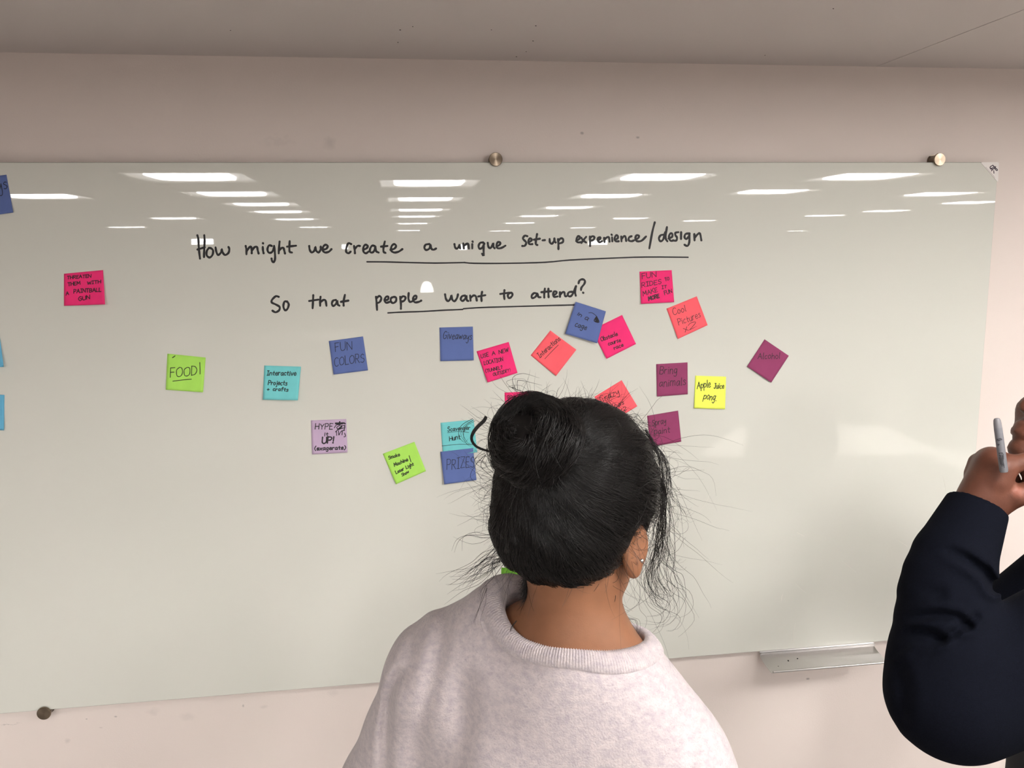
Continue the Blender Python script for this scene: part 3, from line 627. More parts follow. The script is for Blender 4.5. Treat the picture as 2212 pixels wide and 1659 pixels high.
def push_out(P, f, off):
    """lift polylines (n,k,3) to the given height above the surface of f"""
    sh = P.shape; Q = P.reshape(-1, 3).astype(np.float32); off = np.broadcast_to(off, sh[:2]).ravel(); e = .0015
    for _ in range(2):
        d = f(Q); g = np.stack([f(Q + np.eye(3, dtype=np.float32)[i] * e) - d for i in range(3)], 1); g /= np.linalg.norm(g, axis=1, keepdims=True) + 1e-9
        Q = (Q + g * (off - d)[:, None]).astype(np.float32)
    return Q.reshape(sh).astype(float)
def tubes(name, L, rad, material, parent, sides=3):
    """L (n,k,3) polylines -> one mesh of thin tapering tubes"""
    L = np.asarray(L, float); n, k, _ = L.shape; T = np.gradient(L, axis=1); T /= np.linalg.norm(T, axis=2, keepdims=True) + 1e-9
    ref = np.array([.31, .77, .55]); U = np.cross(T, ref); U /= np.linalg.norm(U, axis=2, keepdims=True) + 1e-9; Wv = np.cross(T, U)
    rad = np.broadcast_to(np.asarray(rad, float), (n,))[:, None] * (1 - .75 * np.linspace(0, 1, k) ** 3)[None]
    R_ = [L + rad[..., None] * (math.cos(a) * U + math.sin(a) * Wv) for a in np.arange(sides) * 2 * math.pi / sides]
    V = np.stack(R_, 2).reshape(-1, 3); base = (np.arange(n)[:, None] * k + np.arange(k - 1)[None]) * sides
    F = [np.stack([base + s, base + (s + 1) % sides, base + sides + (s + 1) % sides, base + sides + s], -1).reshape(-1, 4) for s in range(sides)]
    return fast_mesh(name, V, np.concatenate(F), material, parent)
def flyaway(start, dirn, length, k=20, curl=1.0, gravity=.5, wild=1.0):
    """random curly hairs: start (n,3), dirn (n,3), length (n,)"""
    n = len(start); P = np.zeros((n, k, 3)); P[:, 0] = start; d = dirn / np.linalg.norm(dirn, axis=1, keepdims=True)
    ax = RNG.normal(size=(n, 3)); ax /= np.linalg.norm(ax, axis=1, keepdims=True); w = RNG.normal(0, 1, n) * 9 * curl; ds = length / (k - 1)
    ph = RNG.uniform(0, 6.28, n); fr = RNG.uniform(.3, .9, n)
    for i in range(1, k):
        a = (w * ds * 3.2 * (1 + np.sin(ph + i * fr)))[:, None]; d = d + np.cross(ax, d) * a + RNG.normal(0, .05 * wild, (n, 3))
        d[:, 2] -= gravity * ds * 6; d /= np.linalg.norm(d, axis=1, keepdims=True); P[:, i] = P[:, i - 1] + d * ds[:, None]
    return P
def resample(pts, k):
    pts = np.array(smooth_line3(pts)); s = np.r_[0, np.cumsum(np.linalg.norm(np.diff(pts, axis=0), axis=1))]; t = np.linspace(0, s[-1], k)
    return np.stack([np.interp(t, s, pts[:, i]) for i in range(3)], 1)
def smooth_line3(pts): return smooth_line(pts, .125)

m_hair = mat('black hair', (.0055, .0045, .0044), rough=.55, spec=.25)
m_hair_s = mat('black hair strands', (.0085, .0070, .0066), rough=.36, spec=.40)
m_skin = mat('warm brown skin', (130, 88, 63), rough=.5, spec=.3, noise=.06, nscale=60, bump=.10, bscale=700, sss=.06)
m_skin2 = mat('deep brown skin', (98, 60, 46), rough=.48, spec=.35, noise=.16, nscale=40, bump=.12, bscale=500, sss=.06)
def patches(mt, rgb, pts):
    nt = mt.node_tree; b = nt.nodes['Principled BSDF']; L = nt.links.new; src = b.inputs['Base Color'].links[0].from_socket; tc = nt.nodes.new('ShaderNodeTexCoord'); cur = src
    for p, r, k in pts:
        ds = nt.nodes.new('ShaderNodeVectorMath'); ds.operation = 'DISTANCE'; ds.inputs[1].default_value = tuple(map(float, p)); L(tc.outputs['Object'], ds.inputs[0])
        mr = nt.nodes.new('ShaderNodeMapRange'); mr.inputs['From Min'].default_value = r * .3; mr.inputs['From Max'].default_value = r; mr.inputs['To Min'].default_value = k; mr.inputs['To Max'].default_value = 0; L(ds.outputs['Value'], mr.inputs['Value'])
        mx = nt.nodes.new('ShaderNodeMix'); mx.data_type = 'RGBA'; L(mr.outputs[0], mx.inputs[0]); L(cur, mx.inputs[6]); mx.inputs[7].default_value = lin(rgb); cur = mx.outputs[2]
    L(cur, b.inputs['Base Color'])
m_palm = mat('lighter skin of the palm', (168, 108, 88), rough=.5, spec=.3, noise=.10, nscale=80, bump=.25, bscale=420, sss=.06)
m_eye = mat('eye white', (225, 218, 210), rough=.15); m_iris = mat('dark iris', (38, 24, 18), rough=.1)
m_lip = mat('lips', (140, 72, 66), rough=.4)
m_denim = mat('dark blue denim', (44, 52, 72), rough=.85, noise=.2, nscale=240); m_shoe = mat('white canvas shoe', (215, 212, 206), rough=.7)
m_sole = mat('rubber sole', (190, 186, 178), rough=.6)

def hand_field(P, w, R, s=1.0, mirror=1, curl=(.35, .4, .45, .5), thumb=.3):
    """left/right hand from the wrist w; rows of R: across (towards the thumb), along the fingers, palm normal"""
    Q = ((P - np.asarray(w, np.float32)) @ np.asarray(R, np.float32).T) / s
    d = ell_(Q, (0, .048, 0), (.040, .052, .0165)); d = smin(d, cap_(Q, (0, -.02, 0), (0, .02, 0), .027, .027), .02)
    for i, (x, L, r) in enumerate(((.029, .074, .0088), (.0095, .082, .009), (-.0095, .076, .0086), (-.028, .060, .0077))):
        a = np.array([x * .92, .082 - .006 * (i == 3) - .003 * (i == 0), .0]); ang = 0.; p = a; pts = [np.array([x * .7, .05, 0]), a]
        for j, fr in enumerate((.46, .31, .23)):
            ang += curl[i] * (1.0, 1.15, .8)[j]; p = p + L * fr * np.array([0, math.cos(ang), math.sin(ang)]); pts.append(p)
        d = smin(d, chain_(Q, pts, [r * 1.15, r * 1.1, r, r * .95, r * .86], .004), .006)
    t0 = np.array([.022, .018, .004]); t1 = t0 + np.array([.024, .030, .010]); t2 = t1 + .034 * np.array([math.sin(.5 - thumb), math.cos(.5 - thumb), .35]); t3 = t2 + .026 * np.array([math.sin(.3 - thumb * 2), math.cos(.3 - thumb * 2), .4])
    d = smin(d, chain_(Q, [t0, t1, t2, t3], [.017, .0135, .0108, .0092], .006), .012)
    return d * s

def head_field(P):
    """head in its own frame: x right, y forward, z up, origin at the middle of the skull"""
    d = ell_(P, (0, -.004, .012), (.073, .092, .084)); d = smin(d, ell_(P, (0, .032, -.048), (.069, .058, .074)), .03)
    d = smin(d, ell_(P, (0, .066, -.100), (.022, .020, .016)), .02); d = smin(d, ell_(P, (0, .078, .018), (.042, .014, .012)), .02)
    for s in (-1, 1): d = smin(d, ell_(P, (s * .046, .022, -.088), (.020, .026, .020)), .02)
    d = smin(d, cap_(P, (0, .088, .002), (0, .108, -.038), .007, .0115), .010)
    for s in (-1, 1):
        d = smin(d, ell_(P, (s * .011, .099, -.041), (.008, .009, .007)), .006); d = smax(d, -ell_(P, (s * .031, .098, -.003), (.016, .016, .011)), .012)
        d = smin(d, ell_(P, (s * .036, .070, -.035), (.018, .014, .014)), .02)
        d = smin(d, smax(ell_(P, (s * .031, .0775, -.003), (.0145, .0128, .0128)), -ell_(P, (s * .031, .091, -.0045), (.0115, .012, .0042)), .002), .004)
    d = smin(d, ell_(P, (0, .088, -.066), (.022, .0085, .0055)), .006); d = smin(d, ell_(P, (0, .086, -.077), (.018, .0085, .006)), .005)
    return d
def ear_field(P, s, c=(.079, -.004, -.026), flare=.42, rz=.0300, ry=.019):
    a = math.cos(flare); b = math.sin(flare)
    R = np.array([[a, -s * b * -1 * -1, 0], [s * b, a, 0], [0, 0, 1.]])       # turned outwards at the back
    c = np.array([s * c[0], c[1], c[2]]); Q = (P - c) @ R.T
    Q = Q * np.array([s, 1, 1], np.float32)
    d = ell_(Q, (0, 0, 0), (.0085, ry, rz)); d = smin(d, ell_(Q, (0, .004, -rz * .88), (.0065, .0095, .010)), .006)
    d = smax(d, -ell_(Q, (.0085, .001, .004), (.0075, ry * .70, rz * .70)), .004)
    d = smin(d, cap_(Q, (.001, .006, -.010), (.002, .002, .012), .0035, .003), .004)
    return smin(d, ell_(Q, (-.004, .010, 0), (.006, .012, .020)), .008)

def eyes(head_o, R, O, who):
    for s in (-1, 1):
        br = np.array([[[s * (.016 + .004 * j) + RNG.normal(0, .0008), .0895 - .0022 * abs(j - 1.5) - .0011 * j * j * .25 + .003, .0145 + .0014 * j - .00022 * j * j + RNG.normal(0, .0012)] + np.array([s * .0016, .0006, .0006]) * k for k in range(5)] for j in np.linspace(0, 7, 90)])
        tubes('eyebrow', O + br @ R, .00028, m_hair_s, who)['kind'] = 'stuff'
        c = O + np.array([s * .031, .0770, -.0035]) @ R
        MBs = MB(); bmesh.ops.create_uvsphere(MBs.bm, u_segments=16, v_segments=10, radius=.0108)
        e = MBs.build('eye', m_eye, None, smooth=True); e.location = tuple(c); e.parent = who; e.matrix_parent_inverse = who.matrix_basis.inverted()
        MBs = MB(); bmesh.ops.create_uvsphere(MBs.bm, u_segments=14, v_segments=8, radius=.0058)
        i = MBs.build('iris', m_iris, None, smooth=True); i.location = tuple(np.array([0, .0060, 0]) @ R); i.parent = e

# ------------------------------------------------------------------ the person in front of the board, seen from behind
TB, TH, PH = math.radians(30), math.radians(38), math.radians(20)
NBp = at(1238, 1400, -.925); WO = np.array([NBp[0], NBp[1], 0.0])
WR = frame((math.cos(TB), -math.sin(TB), 0), (math.sin(TB), math.cos(TB), 0))
NZ = NBp[2]
HR = frame((math.cos(TH), -math.sin(TH), 0), (math.sin(TH) * math.cos(PH), math.cos(TH) * math.cos(PH), -math.sin(PH)))
HO = at(1250, 1078, -.885); print('neck base', NBp, 'head', HO)
def toW(p): return (np.asarray(p, float) - WO) @ WR.T          # world -> body frame
def toH(p): return (np.asarray(p, float) - HO) @ HR.T
HinB = toW(HO); H2B = HR @ WR.T                                   # head frame rows in body frame
def BH(P): return ((P - HinB.astype(np.float32)) @ H2B.T.astype(np.float32))
def H2Bp(p): return HinB + np.asarray(p, float) @ H2B
woman = empty('person', (WO[0], WO[1], 0)); woman.rotation_euler = (0, 0, 0)
tag(woman, 'person seen from behind with black hair in a messy bun, light heather sweatshirt, stud earring', 'person')
dz = NZ - 1.42
SHR = [(.122, .008, 1.285 + dz), (.180, .03, 1.05 + dz), (.10, .245, 1.09 + dz)]
SHLf = [(-.194, .025, 1.340 + dz), (-.305, .05, 1.08 + dz), (-.10, .245, 1.09 + dz)]
def arm(s): return [np.array(a) for a in (SHR if s > 0 else SHLf)]
def woman_body(P):
    Q = BH(P); d = head_field(Q)
    for s in (-1, 1): d = smin(d, ear_field(Q, s, EAR_C), .004)
    nb = H2Bp((0, -.025, -.055)); d = smin(d, chain_(P, [nb, (0, .018, NZ + .005), (0, .03, NZ - .06)], [.050, .052, .07], .02), .03)
    d = smin(d, chain_(P, [(0, .012, NZ - .002), (.06, .014, NZ - .034), (.12, .02, NZ - .105)], [.047, .036, .034], .03), .045)
    d = smin(d, chain_(P, [(0, .012, NZ + .004), (-.07, .020, NZ - .014), (-.15, .02, NZ - .085)], [.047, .042, .040], .03), .045)
    d = smin(d, ell_(P, (0, .04, 1.22 + dz), (.15, .092, .20)), .04); d = smin(d, ell_(P, (0, .04, 1.0 + dz), (.135, .095, .2)), .05)
    d = smin(d, ell_(P, (0, .03, .87 + dz), (.165, .11, .13)), .05)
    for s in (-1, 1):
        d = smin(d, ell_(P, (s * .07, .115, 1.2 + dz), (.06, .05, .06)), .03)
        A = arm(s); d = smin(d, chain_(P, A, [.040, .033, .024], .02), .03)
        v = A[2] - A[1]; v /= np.linalg.norm(v); Rn = frame(np.cross(v, (0, 0, 1.)) * -s * s, v); Rh = np.array([np.array([0, 0, 1.]) - v * v[2], v, np.array([-s, 0, 0])]); Rh = np.array([r / np.linalg.norm(r) for r in Rh])
        d = smin(d, hand_field(P, A[2] + v * .02, Rh, .92), .01)
        d = smin(d, chain_(P, [(s * .085, .03, .86 + dz), (s * .095, .035, .46), (s * .10, .01, .10), (s * .105, .03, .05)], [.078, .052, .036, .035], .02), .04)
        d = smin(d, cap_(P, (s * .105, .01, .045), (s * .115, .15, .035), .034, .024), .02)
    return d
EAR_C = (.0815, .000, -.047)
body = organic2('body', [(woman_body, (-.42, -.2, .0), (.42, .5, NZ - .055), .0062), (woman_body, (-.20, -.16, NZ - .060), (.24, .30, NZ + .36), .0030)], m_skin, woman, WR, WO)
eyes(None, HR, HO, woman)
# trousers and shoes
def trousers(P):
    d = ell_(P, (0, .03, .87 + dz), (.178, .125, .14))
    for s in (-1, 1): d = smin(d, chain_(P, [(s * .088, .03, .85), (s * .098, .035, .46), (s * .102, .012, .13)], [.098, .066, .056], .02), .03)
    return smax(smax(d, P[:, 2] - .99 - dz, .005), .085 - P[:, 2], .005)
organic('trousers', trousers, (-.3, -.2, .05), (.3, .3, 1.05), .010, m_denim, woman, WR, WO)
def shoe_field(P, s, x=.108, y0=-.01, L=.19, k=1.0):
    d = cap_(P, (s * x, y0, .052), (s * (x + .012), y0 + L * k, .040), .043 * k, .034 * k); d = smin(d, cap_(P, (s * x, y0 + .005, .05), (s * x, y0 + .01, .115), .043 * k, .041 * k), .02)
    return smax(d, .004 - P[:, 2], .004)
for s in (-1, 1): organic('shoe', lambda P, s=s: shoe_field(P, s), (s * .11 - .08, -.12, -.01), (s * .11 + .08, .28, .17), .006, m_shoe, woman, WR, WO)

# sweatshirt
CC = np.array([-.010, .030]); CRX, CRY = .096, .082           # neckline ellipse in the body frame
def poly_dist(XZ, pts):
    d = None
    for a, b in zip(pts, pts[1:]):
        a = np.array(a, np.float32); b = np.array(b, np.float32); ba = b - a; pa = XZ - a; h = np.clip((pa @ ba) / (ba @ ba), 0, 1); q = np.sqrt(((pa - h[:, None] * ba) ** 2).sum(1)); d = q if d is None else np.minimum(d, q)
    return d
def fold(pxs, Y): return pxs
def shirt_solid(P):
    d = ell_(P, (-.026, .035, 1.19 + dz), (.193, .135, .26)); d = smin(d, ell_(P, (-.02, .04, .96 + dz), (.200, .14, .26)), .06)
    d = smin(d, chain_(P, [(0, .014, NZ - .030), (.068, .010, NZ - .072), (.118, .008, 1.272 + dz)], [.062, .052, .056], .03), .06)
    d = smin(d, chain_(P, [(0, .014, NZ - .026), (-.108, .034, NZ - .010), (-.192, .028, 1.342 + dz)], [.062, .058, .060], .03), .06)
    for s in (-1, 1):
        A = arm(s); A[1] = A[1] + np.array([s * .018, -.01, -.01])
        sl = chain_(P, A, [.070, .076, .046], .03); d = smin(d, sl, .05)
    return smax(d, .80 + dz - P[:, 2], .01)
WOMAN_FOLDS = []
def shirt(P):
    d = shirt_solid(P)
    back = np.clip((.06 - P[:, 1]) / .05, 0, 1)
    PX = pix(WO + P @ WR)
    for pts, wd, dep in WOMAN_FOLDS:
        q = poly_dist(PX, pts) * .00052; d = d + back * dep * (np.exp(-(q / wd) ** 2) - .15 * np.exp(-((q - 2 * wd) / wd) ** 2))
    # loose cloth: long shallow waves running down from the shoulders
    x, z = P[:, 0], P[:, 2]
    d = d + .0022 * np.sin(x * 46 + 3 * np.sin(z * 9) + P[:, 1] * 20) * np.clip((1.33 + dz - z) / .15, 0, 1) + .0012 * np.sin(z * 60 + x * 25)
    r = np.sqrt(((P[:, 0] - CC[0]) / CRX) ** 2 + ((P[:, 1] - CC[1]) / CRY) ** 2)
    hole = np.maximum((r - 1) * .08, (1.25 + dz) - P[:, 2])
    return smax(d, -hole, .004)
WOMAN_FOLDS[:] = [(fold([(862, 1455), (848, 1480), (838, 1520), (833, 1582), (830, 1670)], -.87), .0060, .010), (fold([(960, 1315), (955, 1361), (944, 1421), (925, 1497), (904, 1582), (896, 1670)], -.92), .009, .005),
                  (fold([(1000, 1480), (1004, 1561), (992, 1640)], -.95), .012, .005), (fold([(1506, 1530), (1496, 1600), (1490, 1660)], -.97), .006, .003), (fold([(905, 1330), (890, 1400), (872, 1480)], -.88), .008, .004)]
def heather(name):
    mt = mat(name, (200, 190, 189), rough=.9, spec=.15, sheen=.25, bump=.5, bscale=420)
    nt = mt.node_tree; b = nt.nodes['Principled BSDF']; L = nt.links.new; tc = nt.nodes.new('ShaderNodeTexCoord')
    mp = nt.nodes.new('ShaderNodeMapping'); mp.inputs['Scale'].default_value = (1, 1, 1.5); L(tc.outputs['Object'], mp.inputs['Vector'])
    out = []
    for sc, lo_, hi_ in ((95, .35, .68), (330, .55, .75)):
        n_ = nt.nodes.new('ShaderNodeTexNoise'); n_.inputs['Scale'].default_value = sc; n_.inputs['Detail'].default_value = 4; n_.inputs['Roughness'].default_value = .65; L(mp.outputs[0], n_.inputs['Vector'])
        r_ = nt.nodes.new('ShaderNodeMapRange'); r_.inputs['From Min'].default_value = lo_; r_.inputs['From Max'].default_value = hi_; L(n_.outputs['Fac'], r_.inputs['Value']); out.append(r_.outputs[0])
    m1 = nt.nodes.new('ShaderNodeMix'); m1.data_type = 'RGBA'; m1.inputs[6].default_value = lin((188, 178, 177)); m1.inputs[7].default_value = lin((166, 157, 161)); L(out[0], m1.inputs[0])
    m2 = nt.nodes.new('ShaderNodeMix'); m2.data_type = 'RGBA'; L(m1.outputs[2], m2.inputs[6]); m2.inputs[7].default_value = lin((120, 112, 120)); 
    ml = nt.nodes.new('ShaderNodeMath'); ml.operation = 'MULTIPLY'; ml.inputs[1].default_value = .45; L(out[1], ml.inputs[0]); L(ml.outputs[0], m2.inputs[0]); L(m2.outputs[2], b.inputs['Base Color'])
    return mt
m_heather = heather('light heather sweatshirt fleece'); m_rib = heather('heather ribbing')
sweat = organic('sweatshirt', shirt, (-.42, -.24, .78), (.42, .42, NZ + .07), .0046, m_heather, woman, WR, WO)
# ribbed collar: a soft band lying on the cloth round the neckline, each rib raised
def drop(x, y):
    z = np.linspace(NZ + .08, NZ - .25, 320); d = shirt_solid(np.stack([np.full(320, x), np.full(320, y), z], 1).astype(np.float32)); i = int(np.argmax(d < 0)); return z[i]
def collar():
    NP, RC = 570, 11; V = []; base = []
    for p in range(NP):
        a = 2 * math.pi * p / NP; ca, sa = math.cos(a), math.sin(a)
        zi = [drop(CC[0] + (CRX + o) * ca, CC[1] + (CRY + o) * sa) for o in (-.002, .009, .020)]; base.append(zi)
    base = np.array(base); ker = np.ones(25) / 25
    base = np.stack([np.convolve(np.r_[base[-12:, i], base[:, i], base[:12, i]], ker, 'valid') for i in range(3)], 1)
    for p in range(NP):
        a = 2 * math.pi * p / NP; ca, sa = math.cos(a), math.sin(a); rib = .0009 * (1 if p % 3 == 0 else -.5)
        sl_ = abs(base[p, 2] - base[p, 0]) / .022; fo = max(.30, 1 / math.sqrt(1 + sl_ * sl_)); fw = 1.35
        for q, (o, up) in enumerate([(-.006, -.014), (-.0065, -.006), (-.0050, .0015), (-.001, .0060), (.005, .0070), (.011, .0062), (.0158, .0044), (.0172, .0020), (.0180, -.0008), (.0205, .0010), (.0240, -.003)]):
            o = o * fo * fw if o > 0 else o; t = min(1., max(0., (o + .002) / .022)); h = up + (rib if 1 <= q <= 6 else 0); nr, nz = (sl_ * fo, fo) if q >= 3 else (.2, 1.)
            V.append((CC[0] + (CRX + o + h * nr) * ca, CC[1] + (CRY + o + h * nr) * sa, np.interp(t, (0, .5, 1), base[p]) + h * nz))
    F = [(p * RC + q, ((p + 1) % NP) * RC + q, ((p + 1) % NP) * RC + q + 1, p * RC + q + 1) for p in range(NP) for q in range(RC - 1)]
    fast_mesh('collar', WO + np.array(V) @ WR, np.array(F), m_rib, sweat)
collar()

# hair: a combed mass over the skull, the bun, and strands of their own
HC, HRAD = np.array([0, -.010, .012]), np.array([.096, .110, .108])
def ycut(z): return .046 + .50 * z
def hair_solid(P):
    d = ell_(P, HC, HRAD); d = smin(d, ell_(P, (0, -.055, -.055), (.072, .050, .045)), .03)
    d = d + .0016 * np.sin(P[:, 0] * 150 + P[:, 2] * 60) * np.sin(P[:, 2] * 90 - P[:, 1] * 70)
    d = smax(d, (P[:, 1] - ycut(P[:, 2])) * .85, .012)
    for s in (-1, 1): d = smax(d, -ell_(P, (s * .100, -.001, -.050), (.024, .021, .040)), .006)
    return d
hair = organic('hair', hair_solid, (-.13, -.15, -.14), (.13, .13, .15), .0040, m_hair, woman, HR, HO)
BC = at(1155, 951, HO[1] - .105); bl = toH(BC); print('bun in head frame', bl)
ba_ = bl - HC; ba_ /= np.linalg.norm(ba_); ax_ = ba_ + toH(HO + np.array([-.30, -.15, .40])) * .9; ax_ /= np.linalg.norm(ax_)
bx = np.cross(ax_, (0.3, 1, 0)); bx /= np.linalg.norm(bx); by = np.cross(ax_, bx); BR = np.array([bx, by, ax_])
def bun_solid(P):
    Q = (P - bl.astype(np.float32)) @ BR.T.astype(np.float32); r = np.sqrt(Q[:, 0] ** 2 + Q[:, 1] ** 2); t = np.sqrt((r - .0250) ** 2 + (Q[:, 2] * .82) ** 2) - .0220
    t = smin(t, ell_(Q, (0, 0, -.020), (.030, .030, .020)), .01)
    return t + .0030 * np.sin(np.arctan2(Q[:, 1], Q[:, 0]) * 3 + np.arctan2(Q[:, 2], r - .025) * 2)
bun = organic('bun', lambda P: smin(bun_solid(P), cap_(P, bl, HC + ba_ * .085, .030, .034), .015), bl - .08, bl + .08, .0030, m_hair, hair, HR, HO)
def surf(u, off): return HC + u * (HRAD + off)
def combed(n, k=16):
    u = RNG.normal(size=(n * 3, 3)); u /= np.linalg.norm(u, axis=1, keepdims=True); p = HC + u * HRAD
    ok = (p[:, 1] < ycut(p[:, 2]) - .004) & ~((np.abs(p[:, 0]) > .070) & (p[:, 1] > -.024) & (p[:, 1] < .018) & (p[:, 2] < -.012)); u = u[ok][:n]; n = len(u)
    b = (bl - HC) / HRAD; b /= np.linalg.norm(b); ang = np.arccos(np.clip(u @ b, -1, 1)); T = np.linspace(0, .93, k)
    b2 = b + RNG.normal(0, .13, (n, 3)); b2 /= np.linalg.norm(b2, axis=1, keepdims=True); ang = np.arccos(np.clip((u * b2).sum(1), -1, 1)) + 1e-6
    sw = .22 * np.sin(ang)                                         # the comb direction swings a little round the head
    P = np.zeros((n, k, 3)); lock = .0016 * np.sin(np.arctan2(u @ bx, u @ by) * 23 + RNG.normal(0, .3, n)); off = RNG.uniform(.0002, .0030, n) + np.abs(lock)
    side = np.cross(u, b2); side /= np.linalg.norm(side, axis=1, keepdims=True) + 1e-9; ph = RNG.uniform(0, 6.28, n)
    for i, t in enumerate(T):
        w = (np.sin((1 - t) * ang)[:, None] * u + np.sin(t * ang)[:, None] * b2) / np.sin(ang)[:, None]
        w += side * (sw * math.sin(t * math.pi) * .5)[:, None] + side * (np.sin(ph + t * 5) * .012)[:, None]; w /= np.linalg.norm(w, axis=1, keepdims=True)
        P[:, i] = HC + w * (HRAD + (off * (1 - .2 * t) + .0006 * np.sin(ph + 9 * t))[:, None])
    return push_out(P, hair_solid, (off + lock * .5)[:, None] + .0007 * np.sin(ph[:, None] + 9 * T[None]))
tubes('combed_strands', HO + combed(9500) @ HR, .00030, m_hair_s, hair)['kind'] = 'stuff'
# strands wound round the bun
n, k = 2600, 22; f0 = RNG.uniform(0, 6.28, n); th0 = RNG.uniform(0, 6.28, n); ln = RNG.uniform(1.2, 3.0, n); tw = RNG.normal(.55, .25, n); T = np.linspace(0, 1, k)[None]
ph = f0[:, None] + ln[:, None] * T; th = th0[:, None] + tw[:, None] * ln[:, None] * T + .38 * np.sin(2 * ph + f0[:, None] * .5); rr = .0216 + (RNG.uniform(0, 1, n) ** 2.2 * .0075)[:, None] + .0022 * np.sin(3 * th + 2 * ph) + .0010 * np.sin(9 * th + ph)
rr = rr - .0016 * np.sin(ph * 3 + th * 2) * -1 * .0; q = np.stack([(.0255 + rr * np.cos(th)) * np.cos(ph), (.0255 + rr * np.cos(th)) * np.sin(ph), rr * np.sin(th) / .82], -1)
tubes('bun_strands', HO + (bl + q @ BR) @ HR, RNG.uniform(.00022, .00045, n), m_hair_s, hair)['kind'] = 'stuff'
# stray hairs
def c5(p, Y): return at(960 + p[0] / 2.765, 820 + p[1] / 2.765, Y)
GUIDE = [("1240,380 1300,450 1330,540 1320,650 1290,780 1290,900 1320,1000 1340,1090 1380,1110 1400,1090", .03, 16, .0045), ("1250,400 1320,500 1345,600 1350,700 1390,760 1430,820 1465,800", .03, 8, .004),
 ("1290,700 1310,850 1290,1000 1240,1100 1230,1180 1270,1280 1320,1290 1330,1230", .03, 14, .006), ("1300,620 1330,760 1320,900 1330,1020 1300,1120 1330,1210 1390,1280 1400,1360 1350,1430 1280,1440", .04, 9, .007),
 ("1200,1120 1220,1230 1250,1330 1330,1400 1300,1480 1200,1500", .03, 7, .008), ("1060,1340 1090,1420 1150,1440 1160,1500 1140,1560", -.02, 3, .002), ("1280,560 1310,700 1280,860 1265,980 1225,1090 1200,1150", .035, 26, .005),
 ("1290,600 1300,780 1275,940 1250,1060 1240,1180 1300,1270 1340,1230 1300,1160", .035, 12, .006), ("1200,300 1260,400 1300,520 1310,660 1300,780", .01, 20, .004), ("1255,960 1290,1080 1340,1150 1390,1220 1400,1330", .03, 4, .008),
 ("300,690 285,760 310,830 330,900", -.02, 8, .004), ("320,930 240,940 150,930 80,960 55,1030", -.02, 3, .004), ("330,1000 270,1050 200,1100 100,1180 60,1210", -.02, 9, .006), ("350,1060 260,1080 220,1120 180,1190", -.02, 12, .008),
 ("250,1230 230,1300 200,1400 190,1450", -.03, 4, .005), ("340,1080 260,1150 160,1200 90,1230", -.02, 12, .008), ("1000,1180 1020,1300 990,1400 940,1480 880,1450", -.062, 5, .003), ("860,1330 830,1420 850,1500 870,1620", -.065, 4, .004),
 ("430,1440 398,1490 400,1580", -.04, 3, .001), ("1030,1200 1060,1300 1080,1380 1150,1440", -.01, 5, .005), ("970,130 1030,210 1050,250 1080,300", .02, 6, .008), ("790,120 870,150 960,130 1030,160", .01, 8, .008), ("1090,210 1140,260 1180,300 1230,340", .03, 14, .008),
 ("180,240 120,270 110,330 150,370 180,350", -.07, 4, .003), ("430,60 400,30 450,20 540,50", -.09, 5, .006), ("620,130 655,105 660,95", -.09, 8, .002), ("250,450 200,500 240,560 300,600", -.05, 8, .008)]
gl = []; gr = []
for t, dy, cnt, jit in GUIDE:
    pts = parse(t)[0]
    for _ in range(cnt):
        s = RNG.normal(0, jit, 3); w = np.linspace(0.25, 1.7, len(pts)); e = RNG.normal(0, jit * .35, (len(pts), 3))
        gl.append(resample([c5(p, HO[1] + dy) + s * w[i] * .8 + e[i] for i, p in enumerate(pts)], 34)); gr.append(RNG.uniform(.00018, .00036))
tubes('stray_strands', np.array(gl), np.array(gr), m_hair_s, hair)['kind'] = 'stuff'
lp = resample([c5(p, HO[1] - .075) for p in parse("250,222 236,246 200,280 172,318 164,352 182,388 216,410 270,428 300,440")[0]], 40)
lpj = np.array([lp + RNG.normal(0, .0006, 3) for _ in range(14)]); tubes('loose_loop', lpj, np.full(14, .00075), m_hair_s, hair, sides=5)['kind'] = 'stuff'
def halo(n, lmin, lmax, center, dirbias, sel, curl=1.2, grav=.5):
    u = RNG.normal(size=(n * 6, 3)); u /= np.linalg.norm(u, axis=1, keepdims=True); u = u[sel(u)][:n]; p = center + u * (HRAD + .001)
    d = u + np.array(dirbias) + RNG.normal(0, .6, u.shape); return flyaway(HO + p @ HR, d @ HR, RNG.uniform(lmin, lmax, len(u)), curl=curl, gravity=grav)
ok0 = lambda u: (HC + u * HRAD)[:, 1] < ycut((HC + u * HRAD)[:, 2]) - .004
f1 = halo(520, .010, .045, HC, (0, 0, 0), lambda u: ok0(u) & (u[:, 2] > -.3), 1.6)
f2 = halo(150, .03, .085, HC, (-.8, 0, -.5), lambda u: ok0(u) & (u[:, 0] < -.35) & (u[:, 2] < 0.1), 1.8, .6)
f3 = halo(110, .02, .07, HC, (0, -.3, -1.2), lambda u: ok0(u) & (u[:, 2] < -.55), 2.0, .6)
f4 = halo(150, .04, .15, HC, (.2, .2, -.8), lambda u: ok0(u) & (u[:, 0] > .62) & (u[:, 1] > -.3), 1.5, .9)
ub = RNG.normal(size=(260, 3)); ub /= np.linalg.norm(ub, axis=1, keepdims=True); f5 = flyaway(HO + (bl + ub * .047) @ HR, ((ub + RNG.normal(0, .6, ub.shape)) @ HR), RNG.uniform(.012, .05, 260), curl=2.0)
fa = np.concatenate([f1, f2, f3, f4, f5]); tubes('flyaway_strands', fa, RNG.uniform(.00012, .00022, len(fa)), m_hair_s, hair)['kind'] = 'stuff'
